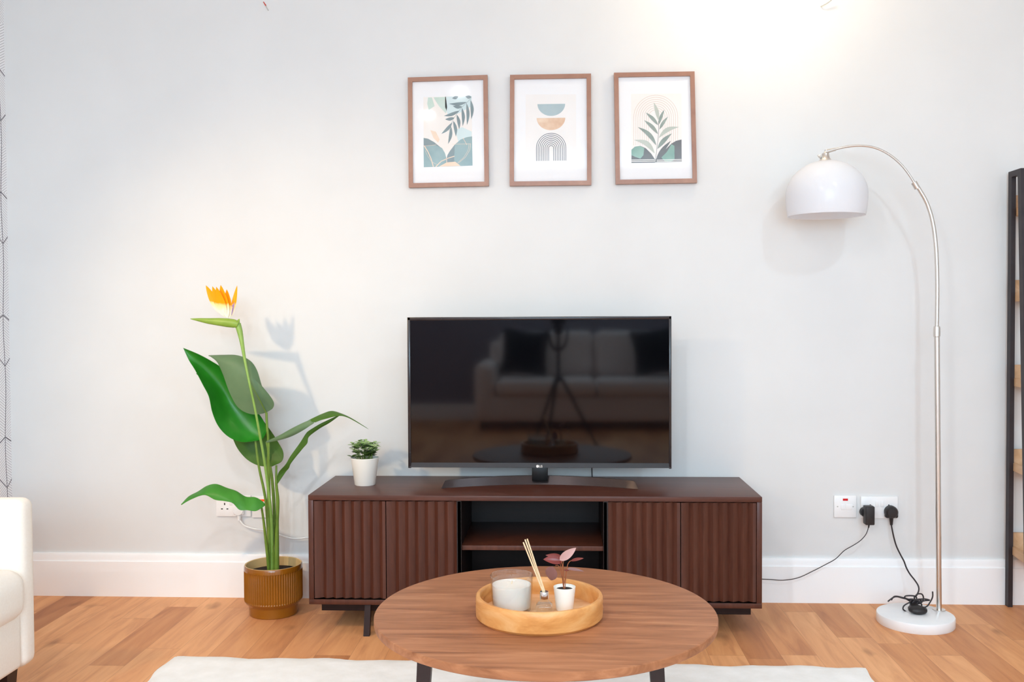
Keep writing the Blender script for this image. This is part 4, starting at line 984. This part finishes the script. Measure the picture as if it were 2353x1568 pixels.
# white plug and cable
wp = thing('white_plug_lead', 'white plug with a white cable running behind the plant to the cabinet', 'cord', (-1.2560, -0.0300, 0.3302))
q = (-1.2619, -0.0120, 0.3507)
b = MB()
b.lathe([(.021, -.010), (.021, -.026), (.019, -.033), (.0005, -.034)], (q[0], 0, q[2]), 36, cap0=True, cap1=False, axis='y')
b.box(q[0]-.021, q[0]+.021, -.030, -.010, q[2]-.019, q[2], bev=.005, seg=3)
b.tube([(q[0], -.02, q[2]-.016), (q[0], -.02, q[2]-.042)], [.008, .006], 12)
b.build('plug', M['white_plastic'], wp)
MB().tube([(q[0], -.02, q[2]-.038)]+[(-1.2538, -0.0220, 0.3026), (-1.2435, -0.0220, 0.2906), (-1.2262, -0.0220, 0.2821), (-1.2001, -0.0220, 0.2753), (-1.1705, -0.0220, 0.2720), (-1.1392, -0.0220, 0.2671), (-1.1080, -0.0220, 0.2552), (-1.0786, -0.0220, 0.2450), (-1.0485, -0.0240, 0.2388), (-1.0173, -0.0240, 0.2390), (-0.9866, -0.0220, 0.2421), (-0.9424, -0.0120, 0.2367)], .0032, 10).build('cable', M['cable_white'], wp)

# -------------------------------------------------- wire stubs near the top
r = thing('wire_stub', 'small wire stub with a red plug sticking out high on the wall, at left', 'wire', (-1.1354, 0.0, 2.3264))
MB().tube([(-1.1397, -0.0300, 2.3369), (-1.1321, -0.0220, 2.3243)], [.0018, .0028], 10).build('red_plug', M['red_plug'], r)
MB().tube([(-1.1338, -0.0220, 2.3260), (-1.1318, -0.0120, 2.3191), (-1.1291, -0.0040, 2.3131), (-1.1298, 0.0040, 2.3140)], [.0022, .0016, .0014, .0014], 8).build('wire', M['grey_wire'], r)
r = MB().tube([(1.0358, -0.0300, 2.3007), (1.0240, -0.0260, 2.2925), (1.0095, -0.0200, 2.2849), (1.0019, -0.0120, 2.2827), (1.0046, 0.0040, 2.2878)], [.0026, .003, .0024, .0018, .0016], 8).build('wire_stub', M['grey_wire'])
tag(r, 'short grey wire stub sticking out of the wall above the white lamp shade', 'wire')

# ---------------------------------------------------------------- armchair
def soft(x0, x1, y0, y1, z0, z1, bev, seg=5): return MB().box(x0, x1, y0, y1, z0, z1, bev=bev, seg=seg)
ac = thing('armchair', 'cream upholstered armchair with dark tapered legs, cut by the left edge', 'armchair', (-1.83, -1.44, 0))
AX0, AX1, AY0, AY1 = -2.16, -1.506, -1.86, -1.05
soft(AX0, AX1-.004, AY0+.075, AY1-.075, .125, .30, .015).build('seat_base', M['cream_fabric'], ac)
for a, c in ((AY1-.078, AY1), (AY0, AY0+.078)):
    soft(AX0, AX1, a, c, .118, .598, .028).build('armrest', M['cream_fabric'], ac)
soft(AX0, AX0+.16, AY0+.07, AY1-.07, .28, .80, .04).build('backrest', M['cream_fabric'], ac)
soft(AX0+.15, AX1+.022, AY0+.081, AY1-.070, .268, .412, .05).build('seat_cushion', M['cream_fabric'], ac)
for x in (AX1-.045, AX0+.06):
    for y in (AY1-.10, AY0+.10):
        b = MB(); t0, t1 = .026, .017
        b.add([(x-t0, y-t0, .13), (x+t0, y-t0, .13), (x+t0, y+t0, .13), (x-t0, y+t0, .13), (x-t1, y-t1, 0), (x+t1, y-t1, 0), (x+t1, y+t1, 0), (x-t1, y+t1, 0)],
              [(0, 1, 2, 3), (7, 6, 5, 4)]+[(i, (i+1) % 4, 4+(i+1) % 4, 4+i) for i in range(4)])
        b.build('leg', M['leg_wood'], ac)

# ------------------------------------------------------------ ladder shelf
lad = thing('ladder_shelf', 'black leaning ladder shelf with oak boards at the right edge', 'shelf', (1.90, -.17, 0))
W_ = .44
def post(p0, p1, wx, wy, name):
    b = MB(); x0, y0, z0 = p0; x1, y1, z1 = p1
    vs = [(x0, y0, z0), (x0+wx, y0, z0), (x0+wx, y0+wy, z0), (x0, y0+wy, z0), (x1, y1, z1), (x1+wx, y1, z1), (x1+wx, y1+wy, z1), (x1, y1+wy, z1)]
    b.add(vs, [(3, 2, 1, 0), (4, 5, 6, 7)]+[(i, (i+1) % 4, 4+(i+1) % 4, 4+i) for i in range(4)])
    return b.build(name, M['ladder_black'], lad)
ZT = 1.645
for s_ in (0, W_):
    post((1.698+s_, -.045, 0), (1.698+s_, -.045, ZT), .0165, .026, 'rear_post')
    post((1.655+s_, -.292, 0), (1.697+s_, -.118, ZT), .024, .026, 'front_post')
    b = MB(); b.add([(1.697+s_, -.118, ZT-.022), (1.721+s_, -.118, ZT-.022), (1.7145+s_, -.019, ZT-.022), (1.698+s_, -.019, ZT-.022),
                     (1.697+s_, -.118, ZT), (1.721+s_, -.118, ZT), (1.7145+s_, -.019, ZT), (1.698+s_, -.019, ZT)],
                    [(3, 2, 1, 0), (4, 5, 6, 7)]+[(i, (i+1) % 4, 4+(i+1) % 4, 4+i) for i in range(4)]); b.build('top_rail', M['ladder_black'], lad)
for zb, zt_ in ((1.478, 1.556), (1.157, 1.238), (.838, .918), (.518, .598), (.200, .280)):
    f = zb/ZT; yf = -.292*(1-f)-.118*f+.028; xo = 1.655*(1-f)+1.697*f+.0255; xr = 1.7155
    b = MB()
    def slab(xa, xb, ya, yb, z0, z1):
        lx = lambda y: xr+(xo-xr)*(y+.020)/(yf+.020)
        q = [(lx(ya)+xa, ya), (lx(ya)+xb, ya), (lx(yb)+xb, yb), (lx(yb)+xa, yb)]
        b.add([(p[0], p[1], z0) for p in q]+[(p[0], p[1], z1) for p in q], [(3, 2, 1, 0), (4, 5, 6, 7), (0, 1, 5, 4), (1, 2, 6, 5), (2, 3, 7, 6), (3, 0, 4, 7)])
    w_ = W_-.022
    slab(0, w_, yf, -.020, zb, zb+.014)
    slab(0, w_, -.034, -.020, zb+.014, zt_)
    slab(0, .012, yf, -.034, zb+.014, zb+.03)
    slab(w_-.012, w_, yf, -.034, zb+.014, zb+.03)
    b.build('shelf', M['shelf_oak'], lad)

# ------------------------------------- behind the camera: seen in the screen
sofa = thing('sofa', 'pale beige two seat sofa opposite the television, reflected in its dark screen', 'sofa', (.35, -6.5, 0))
SX0, SX1, SY0, SY1 = -.82, 1.50, -6.98, -6.02
soft(SX0+.02, SX1-.02, SY0, SY1, .09, .33, .03).build('base', M['sofa_fabric'], sofa)
for a, c in ((SX0, SX0+.20), (SX1-.20, SX1)):
    soft(a, c, SY0, SY1+.01, .09, .66, .07).build('armrest', M['sofa_fabric'], sofa)
soft(SX0+.1, SX1-.1, SY0, SY0+.25, .3, .86, .06).build('backrest', M['sofa_fabric'], sofa)
xm_ = .37
for a, c in ((SX0+.205, xm_), (xm_, SX1-.205)):
    soft(a+.003, c-.003, SY0+.2, SY1+.04, .335, .50, .06).build('seat_cushion', M['sofa_fabric'], sofa)
    o = MB(); o.box(a+.004, c-.004, SY0+.22, SY0+.42, .50, .96, bev=.08, seg=5, rot=Matrix.Rotation(math.radians(8), 3, 'X'), piv=(0, SY0+.3, .5))
    o.build('back_cushion', M['sofa_fabric'], sofa)
for x in (SX0+.08, SX1-.08):
    for y in (SY0+.08, SY1-.08):
        MB().box(x-.025, x+.025, y-.025, y+.025, 0, .092).build('leg', M['leg_wood'], sofa)
def pillow(loc, rz, label):
    b = MB(); n = 14; rows = []
    def surf(sg):
        return [[Vector(((i/n-.5)*.48*(1-.10*math.sin(PI*j/n)), sg*.075*(math.sin(PI*i/n)*math.sin(PI*j/n))**.45, (j/n-.5)*.48*(1-.10*math.sin(PI*i/n)))) for i in range(n+1)] for j in range(n+1)]
    M_ = Matrix.Translation(loc) @ Matrix.Rotation(rz, 4, 'Y') @ Matrix.Rotation(math.radians(16), 4, 'X')
    for sg in (1, -1):
        g_ = surf(sg); vs = [M_ @ p for r_ in g_ for p in r_]
        b.add(vs, [(j*(n+1)+i, j*(n+1)+i+1, (j+1)*(n+1)+i+1, (j+1)*(n+1)+i) for j in range(n) for i in range(n)], 0, True)
    o = b.build('scatter_cushion', M['cushion_dark'])
    tag(o, label, 'cushion', 'dark cushions on the sofa')
pillow((-.34, -6.40, .755), .08, 'dark green square cushion at the sofa end shown left in the screen')
pillow((.98, -6.38, .76), -.12, 'dark green square cushion at the sofa end shown right in the screen')

tri = thing('camera_tripod', 'black tripod with a small camera, reflected in the dark television screen', 'tripod', (0, -3.80, 0))
ty_ = -3.86
MB().box(-.055, .055, ty_-.03, ty_+.02, 1.055, 1.145, bev=.008).build('camera_body', M['tripod'], tri)
MB().lathe([(.030, 0), (.030, .055), (.026, .06)], (0, ty_+.02, 1.103), 32, axis='y').build('camera_lens', M['tripod'], tri)
MB().tube([(0, ty_, .62), (0, ty_, 1.05)], .014, 14).build('centre_column', M['tripod'], tri)
MB().lathe([(.03, .98), (.034, 1.0), (.034, 1.04), (.03, 1.055)], (0, ty_, 0), 20).build('head', M['tripod'], tri)
for s_ in (-1, 1):
    MB().tube([(s_*.012, ty_, .86), (s_*.05, ty_+.01, .90), (s_*.068, ty_+.02, .98), (s_*.066, ty_+.02, 1.03)], [.012, .012, .009, .006], 10).build('handle', M['tripod'], tri)
for k in range(3):
    a = PI/2+2*PI*k/3+.35
    MB().tube([(.02*math.cos(a), ty_+.02*math.sin(a), .66), (.36*math.cos(a), ty_+.36*math.sin(a), .008)], [.013, .009], 12).build('leg', M['tripod'], tri)

# ------------------------------------------------------------------ lights
def k_rgb(r, g, b): return (r, g, b)
def area(name, loc, rot, sx, sy, power, col, shape='RECTANGLE', spread=PI):
    l = bpy.data.lights.new(name, 'AREA'); l.energy = power; l.color = col; l.shape = shape; l.size = sx; l.size_y = sy; l.spread = spread
    o = bpy.data.objects.new(name, l); C.objects.link(o); o.location = loc; o.rotation_euler = rot; return o
def point(name, loc, power, col, rad):
    l = bpy.data.lights.new(name, 'POINT'); l.energy = power; l.color = col; l.shadow_soft_size = rad
    o = bpy.data.objects.new(name, l); C.objects.link(o); o.location = loc; return o
# daylight coming through the right-hand window
area('daylight', (XR-.06, (y0+y1)/2, (z0+z1)/2), (0, math.radians(90), 0), z1-z0-.1, y1-y0-.1, 190, (.40, .72, 1.0))
# recessed downlights
def downlight(x, y, power, col, label):
    t_ = thing('ceiling_downlight', label, 'ceiling light', (x, y, ZC))
    MB().lathe([(.050, -.004), (.050, 0), (.040, 0), (.036, -.003)], (x, y, ZC), 32, cap0=False, cap1=False).build('trim_ring', M['skirting'], t_)
    MB().lathe([(.036, -.002), (.0005, -.002)], (x, y, ZC), 32, cap0=False, cap1=False).build('lamp_lens', M['bulb'], t_)
    area('downlight_beam', (x, y, ZC-.012), (0, 0, 0), .08, .08, power, col, 'DISK')
COOL = (.62, .84, 1.0); WARM = (.90, .935, .97)
for i, (x, y, pw, lb) in enumerate(((-1.04, -4.0, 18, 'recessed white downlight over the left of the room, middle row'), (-.70, -3.24, 18, 'recessed white downlight just left of the camera'),
                 (1.3, -2.4, 16, 'recessed white downlight over the right of the rug'), (2.0, -5.5, 34, 'added recessed downlight over the right end of the sofa'), (-1.8, -5.6, 34, 'added recessed downlight over the left end of the sofa'))):  # sofa pair is added, to brighten the sofa reflected in the screen
    downlight(x, y, pw, WARM if x < 0 else COOL, lb)
# globe fitting close to the wall above the right-hand picture
gp = thing('globe_ceiling_light', 'warm glowing globe light hanging near the wall above the pictures', 'ceiling light', (.76, -.30, ZC))
MB().tube([(.76, -.30, ZC), (.76, -.30, 2.64)], .008, 12).build('stem', M['steel'], gp)
MB().lathe([(.05, ZC-.02), (.05, ZC)], (.76, -.30, 0), 32).build('ceiling_rose', M['skirting'], gp)
point('globe_glow', (.76, -.30, 2.455), 6.5, (1.0, .82, .58), .05)
gs = MB().lathe([(.0005, .065)]+[(.065*math.sin(PI*i/14), .065*math.cos(PI*i/14)) for i in range(1, 14)]+[(.0005, -.065)], (.76, -.30, 2.585), 32, cap0=False, cap1=False).build('globe', M['bulb'], gp)
# adjustable wall spot on the papered wall, the warm light from the left
wl = thing('wall_spotlight', 'small warm wall spotlight on the papered left wall above the armchair', 'wall lamp', (XL, -2.05, 1.86))
MB().lathe([(.045, 0), (.045, .018), (.038, .024), (.0005, .024)], (XL, -2.05, 1.86), 32, axis='x', cap1=False).build('back_plate', M['steel'], wl)
MB().tube([(XL+.02, -2.05, 1.86), (XL+.12, -2.05, 1.86), (XL+.19, -2.05, 1.89)], .008, 12).build('arm', M['steel'], wl)
wd_ = Vector((1.16, 2.05, -1.22)).normalized(); wp_ = Vector((XL+.21, -2.05, 1.89))
MB().tube([wp_-wd_*.05, wp_-wd_*.03, wp_+wd_*.04], [.020, .034, .040], 24, samples=1).build('lamp_head', M['steel'], wl)
MB().tube([wp_+wd_*.039, wp_+wd_*.042], [.034, .034], 24).build('lamp_lens', M['bulb'], wl)
l_ = bpy.data.lights.new('wall_spot_beam', 'SPOT'); l_.energy = 78; l_.color = (1.0, .74, .45); l_.spot_size = math.radians(70); l_.spot_blend = 1.0; l_.shadow_soft_size = .05
o_ = bpy.data.objects.new('wall_spot_beam', l_); C.objects.link(o_); o_.location = wp_+wd_*.06; o_.rotation_euler = wd_.to_track_quat('-Z', 'Y').to_euler()
# unseen window added for soft frontal fill, mounted on the solid wall
fy = YF
wfr = MB(); fx0, fx1, fz0, fz1 = -1.3, 1.7, 1.25, 2.5
for a in ((fx0, fx0+.06, fz0, fz1), (fx1-.06, fx1, fz0, fz1), (fx0, fx1, fz0, fz0+.06), (fx0, fx1, fz1-.06, fz1), (.17, .23, fz0, fz1)):
    wfr.box(a[0], a[1], fy, fy+.03, a[2], a[3])
w2 = struct('added_fill_window', wfr, M['skirting'])
struct('window_pane', MB().box(fx0+.05, fx1-.05, fy+.004, fy+.010, fz0+.05, fz1-.05), M['glazing'], w2)
area('fill_light_behind', ((fx0+fx1)/2, fy+.05, (fz0+fz1)/2), (math.radians(90), 0, 0), fx1-fx0-.1, fz1-fz0-.1, 156, (.56, .82, 1.0))  # fill lamp standing just inside the added window

wd = bpy.data.worlds.new('World'); sc.world = wd; wd.use_nodes = True
wd.node_tree.nodes['Background'].inputs[0].default_value = (.75, .85, 1, 1); wd.node_tree.nodes['Background'].inputs[1].default_value = 1.0

# ------------------------------------------------------------------ camera
cam = bpy.data.cameras.new('camera'); co = bpy.data.objects.new('camera', cam); C.objects.link(co)
F_PX, YAW, PITCH, ROLL = 2200.53, -0.04823, -0.02438, -0.00467
cam.sensor_fit = 'HORIZONTAL'; cam.sensor_width = 36; cam.lens = 36*F_PX/2353; cam.clip_start = .01
fw = Vector((math.sin(YAW)*math.cos(PITCH), math.cos(YAW)*math.cos(PITCH), math.sin(PITCH)))
rt = Vector((math.cos(YAW), -math.sin(YAW), 0)); up = rt.cross(fw)
r2 = rt*math.cos(ROLL)+up*math.sin(ROLL); u2 = up*math.cos(ROLL)-rt*math.sin(ROLL)
mw = Matrix(((r2.x, u2.x, -fw.x, 0), (r2.y, u2.y, -fw.y, -3.73071), (r2.z, u2.z, -fw.z, 1.10487), (0, 0, 0, 1)))
co.matrix_world = mw
sc.camera = co
sc.view_settings.view_transform = 'Standard'; sc.view_settings.look = 'None'
sc.view_settings.exposure = 0.0; sc.view_settings.gamma = 1; sc.view_settings.use_curve_mapping = False
sc.cycles.use_denoising = True
sc.cycles.max_bounces = 9; sc.cycles.diffuse_bounces = 6; sc.cycles.transparent_max_bounces = 8
sc.cycles.caustics_reflective = False; sc.cycles.caustics_refractive = False
sc.cycles.sample_clamp_indirect = 6
